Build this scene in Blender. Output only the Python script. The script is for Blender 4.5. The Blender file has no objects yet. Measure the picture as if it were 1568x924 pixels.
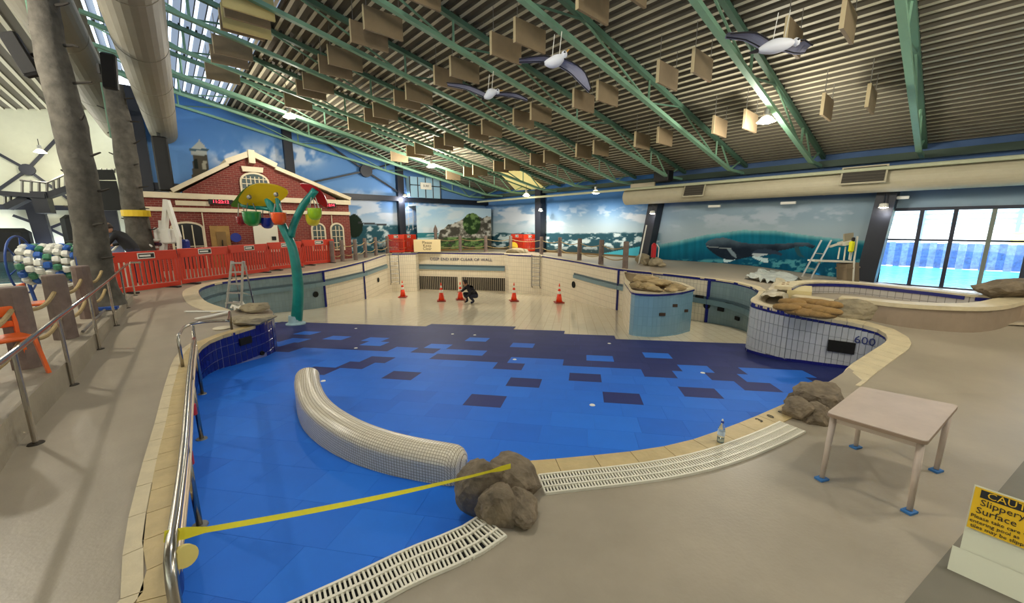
import bpy, bmesh, math, random
import numpy as np
from mathutils import Vector, Matrix
from mathutils.geometry import delaunay_2d_cdt
random.seed(7); rng = np.random.default_rng(5)
sc = bpy.context.scene
COL = sc.collection

# ---------------------------------------------------------------- camera
FPX, PITCH, CAMZ = 600.0, math.radians(10.6), 2.0
cd = bpy.data.cameras.new('camera'); cam = bpy.data.objects.new('camera', cd); COL.objects.link(cam)
cd.sensor_fit = 'HORIZONTAL'; cd.sensor_width = 36.0; cd.lens = 36.0*FPX/1568.0
cd.clip_start = 0.05; cd.clip_end = 500
cam.location = (0, 0, CAMZ); cam.rotation_euler = (math.pi/2-PITCH, 0, 0)
sc.camera = cam
# ---------------------------------------------------------------- world, exposure
sc.view_settings.view_transform = 'Standard'; sc.view_settings.look = 'None'
sc.view_settings.gamma = 1.0; sc.view_settings.use_curve_mapping = False
sc.view_settings.exposure = 0.95
w = bpy.data.worlds.new('sky'); sc.world = w; w.use_nodes = True
bg = w.node_tree.nodes['Background']; bg.inputs[0].default_value = (.80, .88, 1, 1); bg.inputs[1].default_value = 5.5
LAMP_W = 150.0

# ---------------------------------------------------------------- geometry frame: the hall is turned against the camera
E1 = Vector((.752, .659, 0)).normalized(); E2 = Vector((-E1.y, E1.x, 0))
O = Vector((0, 0, CAMZ))
S2, R1 = 18.8, 24.5            # right wall (s) and end wall (r)
def SR(s, r, z=0.0): return E1*s + E2*r + Vector((0, 0, z))
def ray(px, py):
    u = (px-784)/FPX; v = (462-py)/FPX
    return Vector((u, math.cos(PITCH)+v*math.sin(PITCH), -math.sin(PITCH)+v*math.cos(PITCH)))
def on(px, py, n, d):
    r = ray(px, py); n = Vector(n); return O + r*((d-O.dot(n))/r.dot(n))
def atz(px, py, z): return on(px, py, (0, 0, 1), z)
def aty(px, py, y): return on(px, py, (0, 1, 0), y)
def ats(px, py, s): return on(px, py, E1, s)
def atr(px, py, r): return on(px, py, E2, r)
def atroof(px, py, drop): return on(px, py, (E1.x*.2, E1.y*.2, 1), 3.9+.2*S2-drop)
FS, F0 = .08, .03
def floor_z(x, y): return F0-FS*y
def gf(px, py): return on(px, py, (0, FS, 1), F0)
def proj(x, y, z):
    z = z-CAMZ; c, s = math.cos(PITCH), math.sin(PITCH)
    d = y*c-z*s; v = (y*s+z*c)/d
    return 784+FPX*x/d, 462-FPX*v
def interp(v, xs, ys): return float(np.interp(v, xs, ys))
def deck_z(x, y):
    l = interp(y, [5, 8, 11, 16, 20, 24], [0, .12, .2, .26, .38, .47])
    r = interp(y, [4.4, 7.6], [0, .45]) - interp(x, [10, 13], [0, .36])
    k = interp(x, [-2, 2], [0, 1]); return l*(1-k)+r*k
def gd(px, py, f=deck_z):
    z = .1
    for _ in range(60):
        p = atz(px, py, z); z = .7*z+.3*f(p.x, p.y)
    return Vector((p.x, p.y, f(p.x, p.y)))
def ztop(p, py):
    lo, hi = -4, 12
    for _ in range(40):
        m = (lo+hi)/2
        if proj(p.x, p.y, m)[1] > py: lo = m
        else: hi = m
    return m

# ---------------------------------------------------------------- colours and materials
def lin(c):
    return tuple(((v/255)/12.92 if v/255 <= .04045 else ((v/255+.055)/1.055)**2.4) for v in c)
MATS = {}
def mat(name, rgb, rough=.6, metal=0, var=0.0, scale=4.0, bump=0.0, bscale=30.0, emit=None, estr=0, trans=0, spec=None, alpha=1, coat=0, rvar=0):
    if name in MATS: return MATS[name]
    m = bpy.data.materials.new(name); m.use_nodes = True; MATS[name] = m
    nt = m.node_tree; b = nt.nodes['Principled BSDF']; L = nt.links.new
    c = lin(rgb); b.inputs['Base Color'].default_value = (*c, 1)
    b.inputs['Roughness'].default_value = rough; b.inputs['Metallic'].default_value = metal
    if spec is not None: b.inputs['Specular IOR Level'].default_value = spec
    if trans: b.inputs['Transmission Weight'].default_value = trans
    if alpha < 1: b.inputs['Alpha'].default_value = alpha
    if coat: b.inputs['Coat Weight'].default_value = coat
    if emit is not None:
        b.inputs['Emission Color'].default_value = (*lin(emit), 1); b.inputs['Emission Strength'].default_value = estr
    if var or bump or rvar:
        tc = nt.nodes.new('ShaderNodeTexCoord')
    if var:
        n = nt.nodes.new('ShaderNodeTexNoise'); n.inputs['Scale'].default_value = scale; n.inputs['Detail'].default_value = 6
        n.inputs['Roughness'].default_value = .6
        L(tc.outputs['Object'], n.inputs['Vector'])
        r = nt.nodes.new('ShaderNodeValToRGB'); r.color_ramp.elements[0].position = .3; r.color_ramp.elements[1].position = .7
        r.color_ramp.elements[0].color = (*[x*(1-var) for x in c], 1)
        r.color_ramp.elements[1].color = (*[min(1, x*(1+var)) for x in c], 1)
        L(n.outputs['Fac'], r.inputs['Fac']); L(r.outputs['Color'], b.inputs['Base Color'])
        if rvar:
            mr = nt.nodes.new('ShaderNodeMapRange'); mr.inputs['To Min'].default_value = rough-rvar; mr.inputs['To Max'].default_value = rough+rvar
            L(n.outputs['Fac'], mr.inputs['Value']); L(mr.outputs['Result'], b.inputs['Roughness'])
    if bump:
        n2 = nt.nodes.new('ShaderNodeTexNoise'); n2.inputs['Scale'].default_value = bscale; n2.inputs['Detail'].default_value = 5
        L(tc.outputs['Object'], n2.inputs['Vector'])
        bp = nt.nodes.new('ShaderNodeBump'); bp.inputs['Strength'].default_value = bump; bp.inputs['Distance'].default_value = .02
        L(n2.outputs['Fac'], bp.inputs['Height']); L(bp.outputs['Normal'], b.inputs['Normal'])
    return m
def tile_mat(name, rgb, rgb2, mortar, bw, bh, ms=.004, rough=.2, uv=True, off=0.0, bump=.3, rot=0.0):
    """small tiles told apart only by their joints: brick texture in metres along the wall"""
    if name in MATS: return MATS[name]
    m = bpy.data.materials.new(name); m.use_nodes = True; MATS[name] = m
    nt = m.node_tree; b = nt.nodes['Principled BSDF']; L = nt.links.new
    tc = nt.nodes.new('ShaderNodeTexCoord'); br = nt.nodes.new('ShaderNodeTexBrick'); mp = nt.nodes.new('ShaderNodeMapping')
    mp.inputs['Rotation'].default_value[2] = rot
    L(tc.outputs['UV' if uv else 'Object'], mp.inputs['Vector']); L(mp.outputs['Vector'], br.inputs['Vector'])
    br.offset = off; br.inputs['Scale'].default_value = 1
    br.inputs['Brick Width'].default_value = bw; br.inputs['Row Height'].default_value = bh
    br.inputs['Mortar Size'].default_value = ms; br.inputs['Mortar Smooth'].default_value = .1
    br.inputs['Color1'].default_value = (*lin(rgb), 1); br.inputs['Color2'].default_value = (*lin(rgb2), 1); br.inputs['Mortar'].default_value = (*lin(mortar), 1)
    L(br.outputs['Color'], b.inputs['Base Color']); b.inputs['Roughness'].default_value = rough
    if bump:
        bp = nt.nodes.new('ShaderNodeBump'); bp.inputs['Strength'].default_value = bump; bp.inputs['Distance'].default_value = .003; bp.invert = True
        L(br.outputs['Fac'], bp.inputs['Height']); L(bp.outputs['Normal'], b.inputs['Normal'])
    return m
def vcol_mat(name, rough=.85):
    m = bpy.data.materials.new(name); m.use_nodes = True; nt = m.node_tree; b = nt.nodes['Principled BSDF']; b.inputs['Specular IOR Level'].default_value = .15
    a = nt.nodes.new('ShaderNodeVertexColor'); a.layer_name = 'paint'
    nt.links.new(a.outputs['Color'], b.inputs['Base Color']); b.inputs['Roughness'].default_value = rough
    return m

# ---------------------------------------------------------------- mesh building
class MB:
    def __init__(s): s.v = []; s.f = []; s.mi = []; s.uv = None; s.cur = 0
    def add(s, vs, fs):
        o = len(s.v); s.v += [tuple(v) for v in vs]; s.f += [tuple(i+o for i in f) for f in fs]; s.mi += [s.cur]*len(fs); return s
    def box(s, c, d, rz=0, M=None):
        x, y, z = d[0]/2, d[1]/2, d[2]/2
        R = Matrix.Rotation(rz, 3, 'Z') if M is None else M
        P = [R @ Vector(p)+Vector(c) for p in [(-x,-y,-z),(x,-y,-z),(x,y,-z),(-x,y,-z),(-x,-y,z),(x,-y,z),(x,y,z),(-x,y,z)]]
        return s.add(P, [(0,3,2,1),(4,5,6,7),(0,1,5,4),(1,2,6,5),(2,3,7,6),(3,0,4,7)])
    def bbox(s, c, d, b=.01, rz=0, M=None):
        """box with chamfered vertical and horizontal edges"""
        x, y, z = d[0]/2, d[1]/2, d[2]/2; b = min(b, x*.9, y*.9, z*.9)
        R = Matrix.Rotation(rz, 3, 'Z') if M is None else M
        def ring(k, zz): return [(-x+k,-y,zz),(x-k,-y,zz),(x,-y+k,zz),(x,y-k,zz),(x-k,y,zz),(-x+k,y,zz),(-x,y-k,zz),(-x,-y+k,zz)]
        def inner(zz): return [(px*(x-b)/x, py*(y-b)/y, zz) for px, py, _ in ring(b, zz)]
        rings = [inner(-z), ring(b, -z+b), ring(b, z-b), inner(z)]
        P = [R @ Vector(p)+Vector(c) for r in rings for p in r]; F = []
        for k in range(3):
            for i in range(8): F.append((k*8+i, k*8+(i+1) % 8, (k+1)*8+(i+1) % 8, (k+1)*8+i))
        F.append(tuple(range(7, -1, -1))); F.append(tuple(range(24, 32)))
        return s.add(P, F)
    def bar(s, a, b, w, h=None, up=(0, 0, 1)):
        a = Vector(a); b = Vector(b); h = h or w; d = (b-a); L = d.length
        if L < 1e-6: return s
        d.normalize(); u = Vector(up)
        if abs(d.dot(u)) > .98: u = Vector((1, 0, 0))
        sx = d.cross(u).normalized(); uz = sx.cross(d).normalized()
        M = Matrix((sx, d, uz)).transposed()
        return s.box((a+b)/2, (w, L, h), M=M)
    def tube(s, pts, r, n=8, cap=True):
        pts = [Vector(p) for p in pts]; rs = r if isinstance(r, (list, tuple)) else [r]*len(pts)
        V = []; F = []; prev = None
        for i, p in enumerate(pts):
            d = (pts[min(i+1, len(pts)-1)]-pts[max(i-1, 0)]).normalized()
            if prev is None:
                u = Vector((0, 0, 1)) if abs(d.z) < .9 else Vector((1, 0, 0))
                a = d.cross(u).normalized()
            else: a = (prev-d*prev.dot(d)).normalized()
            prev = a; b = d.cross(a)
            for k in range(n):
                t = 2*math.pi*k/n; V.append(p+(a*math.cos(t)+b*math.sin(t))*rs[i])
        for i in range(len(pts)-1):
            for k in range(n): F.append((i*n+k, i*n+(k+1) % n, (i+1)*n+(k+1) % n, (i+1)*n+k))
        if cap: F.append(tuple(range(n-1, -1, -1))); F.append(tuple(range((len(pts)-1)*n, len(pts)*n)))
        return s.add(V, F)
    def lathe(s, prof, c=(0, 0, 0), n=20, M=None):
        V = []; F = []; c = Vector(c)
        for (r, z) in prof:
            for k in range(n):
                t = 2*math.pi*k/n; p = Vector((r*math.cos(t), r*math.sin(t), z))
                V.append((M @ p if M is not None else p)+c)
        for i in range(len(prof)-1):
            for k in range(n): F.append((i*n+k, i*n+(k+1) % n, (i+1)*n+(k+1) % n, (i+1)*n+k))
        F.append(tuple(range(n-1, -1, -1))); F.append(tuple(range((len(prof)-1)*n, len(prof)*n)))
        return s.add(V, F)
    def prism(s, poly, z0, z1, M=None, c=(0, 0, 0)):
        n = len(poly); c = Vector(c)
        f = lambda p: (M @ Vector(p) if M is not None else Vector(p))+c
        V = [f((x, y, z0)) for x, y in poly]+[f((x, y, z1)) for x, y in poly]
        F = [tuple(range(n-1, -1, -1)), tuple(range(n, 2*n))]+[(i, (i+1) % n, n+(i+1) % n, n+i) for i in range(n)]
        return s.add(V, F)
    def mesh(s, name):
        me = bpy.data.meshes.new(name); me.from_pydata(s.v, [], s.f)
        if any(s.mi): me.polygons.foreach_set('material_index', s.mi)
        if s.uv is not None:
            l = me.uv_layers.new(name='UVMap'); arr = np.zeros(len(me.loops)*2); vi = np.zeros(len(me.loops), int)
            me.loops.foreach_get('vertex_index', vi); uv = np.array(s.uv)[vi]; l.data.foreach_set('uv', uv.ravel())
        me.update(); return me
def fix_normals(me):
    bm = bmesh.new(); bm.from_mesh(me); bmesh.ops.recalc_face_normals(bm, faces=bm.faces); bm.to_mesh(me); bm.free()
def obj(name, mb, m, parent=None, smooth=False, loc=None, rz=0, fix=False):
    me = mb.mesh(name) if isinstance(mb, MB) else mb
    if fix: fix_normals(me)
    if not me.materials:
        for x in (m if isinstance(m, (list, tuple)) else [m]): me.materials.append(x)
    if smooth: me.polygons.foreach_set('use_smooth', [True]*len(me.polygons))
    o = bpy.data.objects.new(name, me); COL.objects.link(o)
    if parent is not None: o.parent = parent
    if loc is not None: o.location = loc
    if rz: o.rotation_euler[2] = rz
    return o
def tag(o, label=None, cat=None, group=None, kind=None):
    if label: o['label'] = label
    if cat: o['category'] = cat
    if group: o['group'] = group
    if kind: o['kind'] = kind
    return o
def thing(name, label, cat, loc=(0, 0, 0), rz=0, group=None):
    o = bpy.data.objects.new(name, None); COL.objects.link(o); o.location = loc; o.rotation_euler = (0, 0, rz)
    o.empty_display_size = .1
    return tag(o, label, cat, group)
def struct(name, mb, m, label=None, parent=None, **k):
    o = obj(name, mb, m, parent, **k); 
    if parent is None: tag(o, label, kind='structure', cat='structure')
    return o
def dup(root, loc, rz, label=None, group=None):
    r = root.copy(); COL.objects.link(r); r.location = loc; r.rotation_euler = (0, 0, rz)
    if label: r['label'] = label
    if group: r['group'] = group
    for ch in list(root.children):
        c = ch.copy(); COL.objects.link(c); c.parent = r
        for g in ch.children:
            d = g.copy(); COL.objects.link(d); d.parent = c
    return r
def text_mesh(s, size, extrude=.002, align='CENTER', spacing=1.0):
    cu = bpy.data.curves.new('lettering', 'FONT'); cu.body = s; cu.size = size; cu.extrude = extrude; cu.align_x = align; cu.align_y = 'CENTER'
    cu.resolution_u = 2; cu.space_character = spacing
    ob = bpy.data.objects.new('lettering', cu); COL.objects.link(ob); bpy.context.view_layer.update()
    me = bpy.data.meshes.new_from_object(ob.evaluated_get(bpy.context.evaluated_depsgraph_get()))
    bpy.data.objects.remove(ob); bpy.data.curves.remove(cu); me.name = 'lettering'; me.materials.clear(); return me
def frame(xd, yd):
    """4x4 rotation from right and up directions"""
    x = Vector(xd).normalized(); y = Vector(yd); y = (y-x*y.dot(x)).normalized(); z = x.cross(y)
    return Matrix((x, y, z)).transposed()
def put_text(s, size, m, pos, xd, yd, parent=None, name='lettering', align='CENTER', bold=0.0, sx=1.0):
    me = text_mesh(s, size, .0015, align); R = frame(xd, yd)
    T = Matrix.Translation(Vector(pos)) @ R.to_4x4() @ Matrix.Diagonal((sx, 1, 1, 1)); me.transform(T)
    return obj(name, me, m, parent)
def smooth_path(pts, step=.15, closed=False):
    P = [Vector(p) for p in pts]; n = len(P); out = []
    rngk = range(n if closed else n-1)
    for i in rngk:
        p0 = P[i-1] if (closed or i > 0) else P[i]*2-P[i+1]
        p1 = P[i]; p2 = P[(i+1) % n]
        p3 = P[(i+2) % n] if (closed or i+2 < n) else p2*2-p1
        k = max(1, int(math.ceil((p2-p1).length/step)))
        for j in range(k):
            t = j/k; t2 = t*t; t3 = t2*t
            out.append(.5*((2*p1)+(p2-p0)*t+(2*p0-5*p1+4*p2-p3)*t2+(3*p1-p0-3*p2+p3)*t3))
    if not closed: out.append(P[-1].copy())
    return out
def resample(pts, step):
    out = [pts[0].copy()]; acc = 0
    for a, b in zip(pts, pts[1:]):
        L = (b-a).length
        while L > 1e-9 and acc+L >= step:
            t = (step-acc)/L; a = a.lerp(b, t); out.append(a.copy()); L = (b-a).length; acc = 0
        acc += L
    return out

# value noise for painted murals
_G = rng.random((256, 256))
def vnoise(x, y):
    xi = np.floor(x).astype(int); yi = np.floor(y).astype(int); fx = x-xi; fy = y-yi
    fx = fx*fx*(3-2*fx); fy = fy*fy*(3-2*fy); a = lambda i, j: _G[(xi+i) & 255, (yi+j) & 255]
    return (a(0,0)*(1-fx)+a(1,0)*fx)*(1-fy)+(a(0,1)*(1-fx)+a(1,1)*fx)*fy
def fbm(x, y, o=5):
    r = 0; amp = .5; t = 0
    for k in range(o): r = r+amp*vnoise(x*2**k+17*k, y*2**k+31*k); t += amp; amp *= .55
    return r/t
def inpoly(x, y, poly):
    ins = np.zeros(x.shape, bool); n = len(poly)
    for i in range(n):
        x0, y0 = poly[i]; x1, y1 = poly[(i+1) % n]
        if y0 == y1: continue
        c = ((y0 > y) != (y1 > y)) & (x < (x1-x0)*(y-y0)/(y1-y0)+x0); ins ^= c
    return ins
def sstep(a, b, x): t = np.clip((x-a)/(b-a), 0, 1); return t*t*(3-2*t)
def mix(c0, c1, t): return np.array(c0)*(1-t[..., None])+np.array(c1)*t[..., None] if not isinstance(c0, np.ndarray) or c0.ndim == 1 else c0*(1-t[..., None])+np.array(c1)*t[..., None]
def painted_panel(name, p0, du, nu, dv, nv, colour, m):
    """a wall surface painted with a picture; one vertex every few centimetres"""
    U, V = np.meshgrid(np.arange(nu+1), np.arange(nv+1)); p0 = np.array(p0)
    P = p0+U[..., None]*np.array(du)+V[..., None]*np.array(dv)
    x, y, z = P[..., 0], P[..., 1], P[..., 2]-CAMZ
    c, s = math.cos(PITCH), math.sin(PITCH); d = y*c-z*s
    px = 784+FPX*x/d; py = 462-FPX*(y*s+z*c)/d      # where each spot of the painting lies in the reference drawing
    C = np.clip(colour(px, py, P), 0, 255)/255; C = np.where(C <= .04045, C/12.92, ((C+.055)/1.055)**2.4)
    idx = (V*(nu+1)+U); F = np.stack([idx[:-1, :-1], idx[:-1, 1:], idx[1:, 1:], idx[1:, :-1]], -1).reshape(-1, 4)
    me = bpy.data.meshes.new(name); me.from_pydata(P.reshape(-1, 3).tolist(), [], F.tolist())
    a = me.color_attributes.new('paint', 'FLOAT_COLOR', 'POINT')
    a.data.foreach_set('color', np.concatenate([C.reshape(-1, 3), np.ones((C.size//3, 1))], 1).ravel())
    me.update(); return me
def rock_mesh(name, size, seed, sub=4, amp=.22, freq=1.6):
    bm = bmesh.new(); bmesh.ops.create_icosphere(bm, subdivisions=sub, radius=1)
    r = random.Random(seed); cuts = []
    for _ in range(16):
        n = Vector((r.gauss(0, 1), r.gauss(0, 1), r.gauss(0, .8))).normalized(); cuts.append((n, r.uniform(.6, .9)))
    ox = r.uniform(0, 50)
    for v in bm.verts:
        for n, d in cuts:
            k = v.co.dot(n)-d
            if k > 0: v.co -= n*k*.85
        p = v.co
        q = float(fbm(np.array([p.x*freq+ox+p.z]), np.array([p.y*freq+ox-p.z*.7]), 4)[0])-.5
        q2 = abs(float(fbm(np.array([p.x*4+ox]), np.array([p.y*4+p.z*4+ox]), 4)[0])-.5)
        v.co *= 1+amp*q*2-.10*(.12-min(.12, q2))*4
        v.co.x *= size[0]/2; v.co.y *= size[1]/2; v.co.z *= size[2]/2
    me = bpy.data.meshes.new(name); bm.to_mesh(me); bm.free(); return me
# ================================================================ materials
concrete = mat('deck_concrete', (158, 147, 128), .42, var=.14, scale=1.1, bump=.07, bscale=40, rvar=.12)
concrete2 = mat('terrace_concrete', (150, 140, 122), .6, var=.15, scale=2.0, bump=.2)
kerbm = mat('kerb_concrete', (138, 129, 110), .7, var=.12, scale=3)
coping_m = mat('coping_sandstone', (190, 168, 120), .5, var=.12, scale=6, bump=.2)
coping_l = mat('coping_cream', (205, 190, 155), .5, var=.10, scale=6, bump=.15)
blue_a = mat('pool_blue', (24, 105, 209), .6, spec=.3, var=.04, scale=2); blue_b = mat('pool_blue_light', (28, 110, 214), .6, spec=.3, var=.04, scale=2)
blue_c = mat('pool_blue_deep', (21, 99, 202), .6, spec=.3, var=.04, scale=2)
navy_a = mat('pool_navy', (26, 38, 100), .6, spec=.3, var=.08, scale=2); navy_b = mat('pool_navy_light', (32, 42, 104), .6, spec=.3, var=.08, scale=2)
grout = mat('pool_joint', (22, 96, 200), .5)
wtile = tile_mat('white_wall_tiles', (230, 218, 194), (224, 212, 188), (188, 176, 154), .12, .24, .007)
gtile = tile_mat('blue_grey_wall_tiles', (126, 146, 150), (118, 138, 144), (114, 132, 136), .12, .24, .006)
itile = tile_mat('pale_blue_wall_tiles', (118, 156, 178), (112, 150, 172), (108, 144, 164), .12, .24, .006)
ftile = tile_mat('white_floor_tiles', (226, 214, 186), (220, 208, 180), (194, 180, 152), .25, .12, .006, rough=.12, uv=False, rot=.15)
mosaic = tile_mat('cream_mosaic', (222, 212, 188), (212, 202, 180), (150, 138, 118), .028, .028, .0028, rough=.25, off=0)
dkblue_tile = mat('dark_blue_tile', (18, 28, 110), .22, var=.12, scale=9); dkgrout = mat('pale_grout', (112, 118, 158), .8)
wt_a = mat('white_glazed_tile', (186, 188, 190), .2, var=.04, scale=5); wgrout = mat('dark_grout', (110, 112, 112), .8)
navy_band = mat('navy_band_tile', (30, 34, 112), .25, var=.1, scale=8)
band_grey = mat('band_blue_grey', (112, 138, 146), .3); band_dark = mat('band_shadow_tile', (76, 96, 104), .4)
plastic_w = mat('white_grating_plastic', (226, 220, 200), .45); black = mat('matt_black', (14, 14, 15), .6)
void = mat('dark_void', (10, 9, 8), .9); baffle_d = mat('dark_brown_recess', (48, 38, 28), .9)
steel = mat('stainless_steel', (176, 170, 160), .22, metal=1); galv = mat('galvanised_steel', (140, 138, 132), .45, metal=.7)
alu = mat('aluminium', (190, 190, 186), .35, metal=.8)
timber = mat('weathered_post', (116, 100, 92), .85, var=.25, scale=5, bump=.5, bscale=18)
rope = mat('manila_rope', (164, 142, 98), .9, var=.15, scale=30, bump=.6, bscale=90)
rockm = mat('boulder_rock', (118, 104, 84), .85, var=.5, scale=5, bump=1.0, bscale=16)
rockl = mat('pale_rock', (150, 138, 112), .9, var=.35, scale=3, bump=.8, bscale=12)
green = mat('truss_green', (124, 166, 138), .5, var=.05); green_d = mat('truss_green_dark', (82, 118, 98), .6)
pan = mat('roof_pan_cream', (184, 178, 154), .6); flute = mat('roof_flute_shaded', (92, 86, 72), .8)  # flute: brown of the perforated deck, darkened by painted-in recess shade
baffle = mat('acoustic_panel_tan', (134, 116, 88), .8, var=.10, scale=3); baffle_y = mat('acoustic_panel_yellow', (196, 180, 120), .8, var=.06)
baffle_e = mat('acoustic_panel_edge', (206, 188, 148), .8)
duct_m = mat('duct_beige', (124, 118, 102), .6, var=.06, scale=2); duct_w = mat('duct_cream', (186, 178, 152), .6, var=.05)
dark_steel = mat('dark_navy_steel', (22, 26, 38), .5); 
orange = mat('orange_plastic', (196, 48, 16), .45, var=.06, scale=4)
brickm = tile_mat('red_brick', (120, 44, 34), (104, 36, 30), (134, 96, 82), .24, .086, .008, rough=.8, off=.5)
cream = mat('cream_trim', (214, 200, 170), .6, var=.05); whitep = mat('white_paint', (228, 226, 216), .5)
hallwall = mat('cream_hall_wall', (196, 196, 172), .8, var=.03)
glass = mat('window_glass', (240, 250, 255), .02, trans=1.0)
lamp_e = mat('lamp_glow', (255, 246, 224), .4, emit=(255, 244, 220), estr=22)
teal = mat('teal_enamel', (20, 128, 118), .35, var=.25, scale=2.5)
tarp = mat('crumpled_sheeting', (176, 166, 140), .5, var=.25, scale=5, bump=.6, bscale=14)
sand = mat('sandbag_hessian', (150, 118, 70), .95, var=.2, scale=8, bump=.6, bscale=60)

# ================================================================ pool outline (coping inner edge), walked round the pool
dz = deck_z
L_PX = [(255,924),(264,800),(274,700),(283,640),(290,580),(300,540),(325,520),(364,507.5),(400,496),(415,487.5)]
TIP = [(418,478),(405,471),(380,474)]
FL_PX = [(352,475.5),(318,464.5),(305,453),(305,443),(326,435),(349,431),(401,425),(489,415.6),(559,400)]
B_PX = [(591,389.5),(597,388.6),(636,388),(641,386.5),(773,388.5),(779,390),(815,391.5),(829,392),(880,400),(948,412),(1010,418.5),(1060,424),(1087,427),(1120,431.5),(1150,438.5),(1163,446)]
R_PX = [(1160,452),(1151,459),(1156,465),(1200,476),(1240,483.5),(1270,489),(1310,496),(1345,505),(1360,515),(1358,525),(1340,537),(1300,563)]
N_PX = [(1282,577),(1200,622),(1140,648),(1060,677),(1000,690),(960,695.5),(870,704.5),(790,711)]
N2_PX = [(760,740),(737,786),(700,812),(620,842),(540,880),(445,922)]
def ppath(px): return [gd(*p) for p in px]
seg = {k: ppath(v) for k, v in dict(L=L_PX, T=TIP, FL=FL_PX, B=B_PX, R=R_PX, N=N_PX, N2=N2_PX).items()}
n2e = seg['N2'][-1]
NEAR_END = [Vector((n2e.x-.35, n2e.y-.35, 0)), Vector((n2e.x-.7, n2e.y-.95, 0)), Vector((seg['L'][0].x+.1, .2, 0)), Vector((seg['L'][0].x, .6, 0))]
for p in seg['N2']: p.z = 0
for p in seg['N']: p.z = 0
seg['L'] = [NEAR_END[-1]]+seg['L']
# smooth the curved runs
Ls = smooth_path(seg['L'], .12); Ts = smooth_path([seg['L'][-1]]+seg['T']+[seg['FL'][0]], .1)
FLs = smooth_path(seg['FL'], .25); Bs = smooth_path(seg['B'][8:], .3); Bcore = seg['B'][:9]
Rs = smooth_path([seg['B'][-1]]+seg['R'], .08)[1:]; Ns = smooth_path([seg['R'][-1]]+seg['N'], .1)[1:]; N2s = smooth_path(seg['N2'], .1)
outline = Ls+Ts[1:-1]+FLs+Bcore[:-1]+Bs+Rs+Ns+N2s+NEAR_END[:-1]
o2 = []
for p in outline:
    if not o2 or (Vector((p.x, p.y))-Vector((o2[-1].x, o2[-1].y))).length > .02: o2.append(p)
outline = o2
PX = np.array([(p.x, p.y) for p in outline])

# deck: one sheet following the fall of the ground, with the pool cut out of it
xs0, xs1, ys0, ys1 = -22, 26, -9, 46
pts = [Vector((p.x, p.y)) for p in outline]; edges = [(i, (i+1) % len(pts)) for i in range(len(pts))]
gxs = np.arange(xs0, xs1+.01, .75); gys = np.arange(ys0, ys1+.01, .5)
for gx in gxs:
    for gy in gys:
        if gy > 31 and (gy*2) % 4: continue
        if np.min((PX[:, 0]-gx)**2+(PX[:, 1]-gy)**2) > .03: pts.append(Vector((float(gx), float(gy))))
ov, oe, of, *_ = delaunay_2d_cdt(pts, edges, [], 0, 1e-5)
cen = np.array([[sum(ov[i].x for i in f)/3, sum(ov[i].y for i in f)/3] for f in of])
ins = inpoly(cen[:, 0], cen[:, 1], [tuple(p) for p in PX])
# cut also the window wall side: nothing of the deck lies beyond the right wall
out = (cen[:, 0]*E1.x+cen[:, 1]*E1.y) > S2+.2
faces = [tuple(f) for f, a, b in zip(of, ins, out) if not a and not b]
mb = MB(); mb.v = [(v.x, v.y, deck_z(v.x, v.y)) for v in ov]; mb.f = faces; mb.mi = [0]*len(faces)
struct('floor', mb, concrete, 'smooth grey-brown concrete pool deck', fix=True)

# pool bed
mb = MB()
nx, ny = 16, 30
for j in range(ny+1):
    for i in range(nx+1):
        x = -10.5+i*1.3; y = .1+j*.9; mb.v.append((x, y, floor_z(x, y)-.012))
for j in range(ny):
    for i in range(nx): mb.f.append((j*(nx+1)+i, j*(nx+1)+i+1, (j+1)*(nx+1)+i+1, (j+1)*(nx+1)+i)); mb.mi.append(0)
pool = struct('pool_bed', mb, ftile, 'glossy cream tiled bed of the drained pool')

# blue lining squares: each a piece of its own, laid in running bond
A = math.radians(10.5); T1 = Vector((math.cos(A), -math.sin(A), 0)); T2 = Vector((math.sin(A), math.cos(A), 0))
TW, TD = .53, .455
edge_px = [(418,492),(470,496),(540,499.5),(600,499.5),(680,499),(740,500),(800,504),(860,510),(930,516.5),(1000,523),(1060,526),(1140,527.5),(1150,528)]
edge_far = [gf(*p) for p in edge_px]; ex = [p.x for p in edge_far]; ey = [p.y for p in edge_far]
def px_of(P): return proj(P.x, P.y, P.z)
# where the navy field ends towards the camera, read along the photograph's columns
nav_x = [415,440,470,545,600,640,660,720,745,790,800,860,900,925,960,1000,1040,1080,1100,1150,1180,1200,1290]
nav_y = [541,541,537,541,533,533,547,552,556,560,553,553,561,568,570,575,577,563,570,585,590,583,600]
light = [(481,511.5),(508,519.5),(437,527),(447,523),(568,517),(570,524),(672,528),(685,538),(718,520.5),(742,542),(793,532),(877,546),(905,553),(1015,546),(962,566),(1072,564),(1150,572),(1160,577),(1215,570),(1190,590),(1240,578),(800,553),(915,560)]
dark = [(529,556),(565,548),(610,573),(495,573),(724,612.5),(798,588),(877,582),(933,614),(1087,598),(768,564),(870,552),(940,560),(560,530),(640,534),(1010,568),(1118,578),(1150,590),(1175,596),(585,530),(1125,572)]
def cells():
    out = []
    for j in range(1, 33):
        b = j*TD
        off = (j % 2)*.5*TW+.1*math.sin(j*2.3)
        for i in range(-20, 24):
            out.append((i*TW+off, b, j))
    return out
C = []
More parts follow.
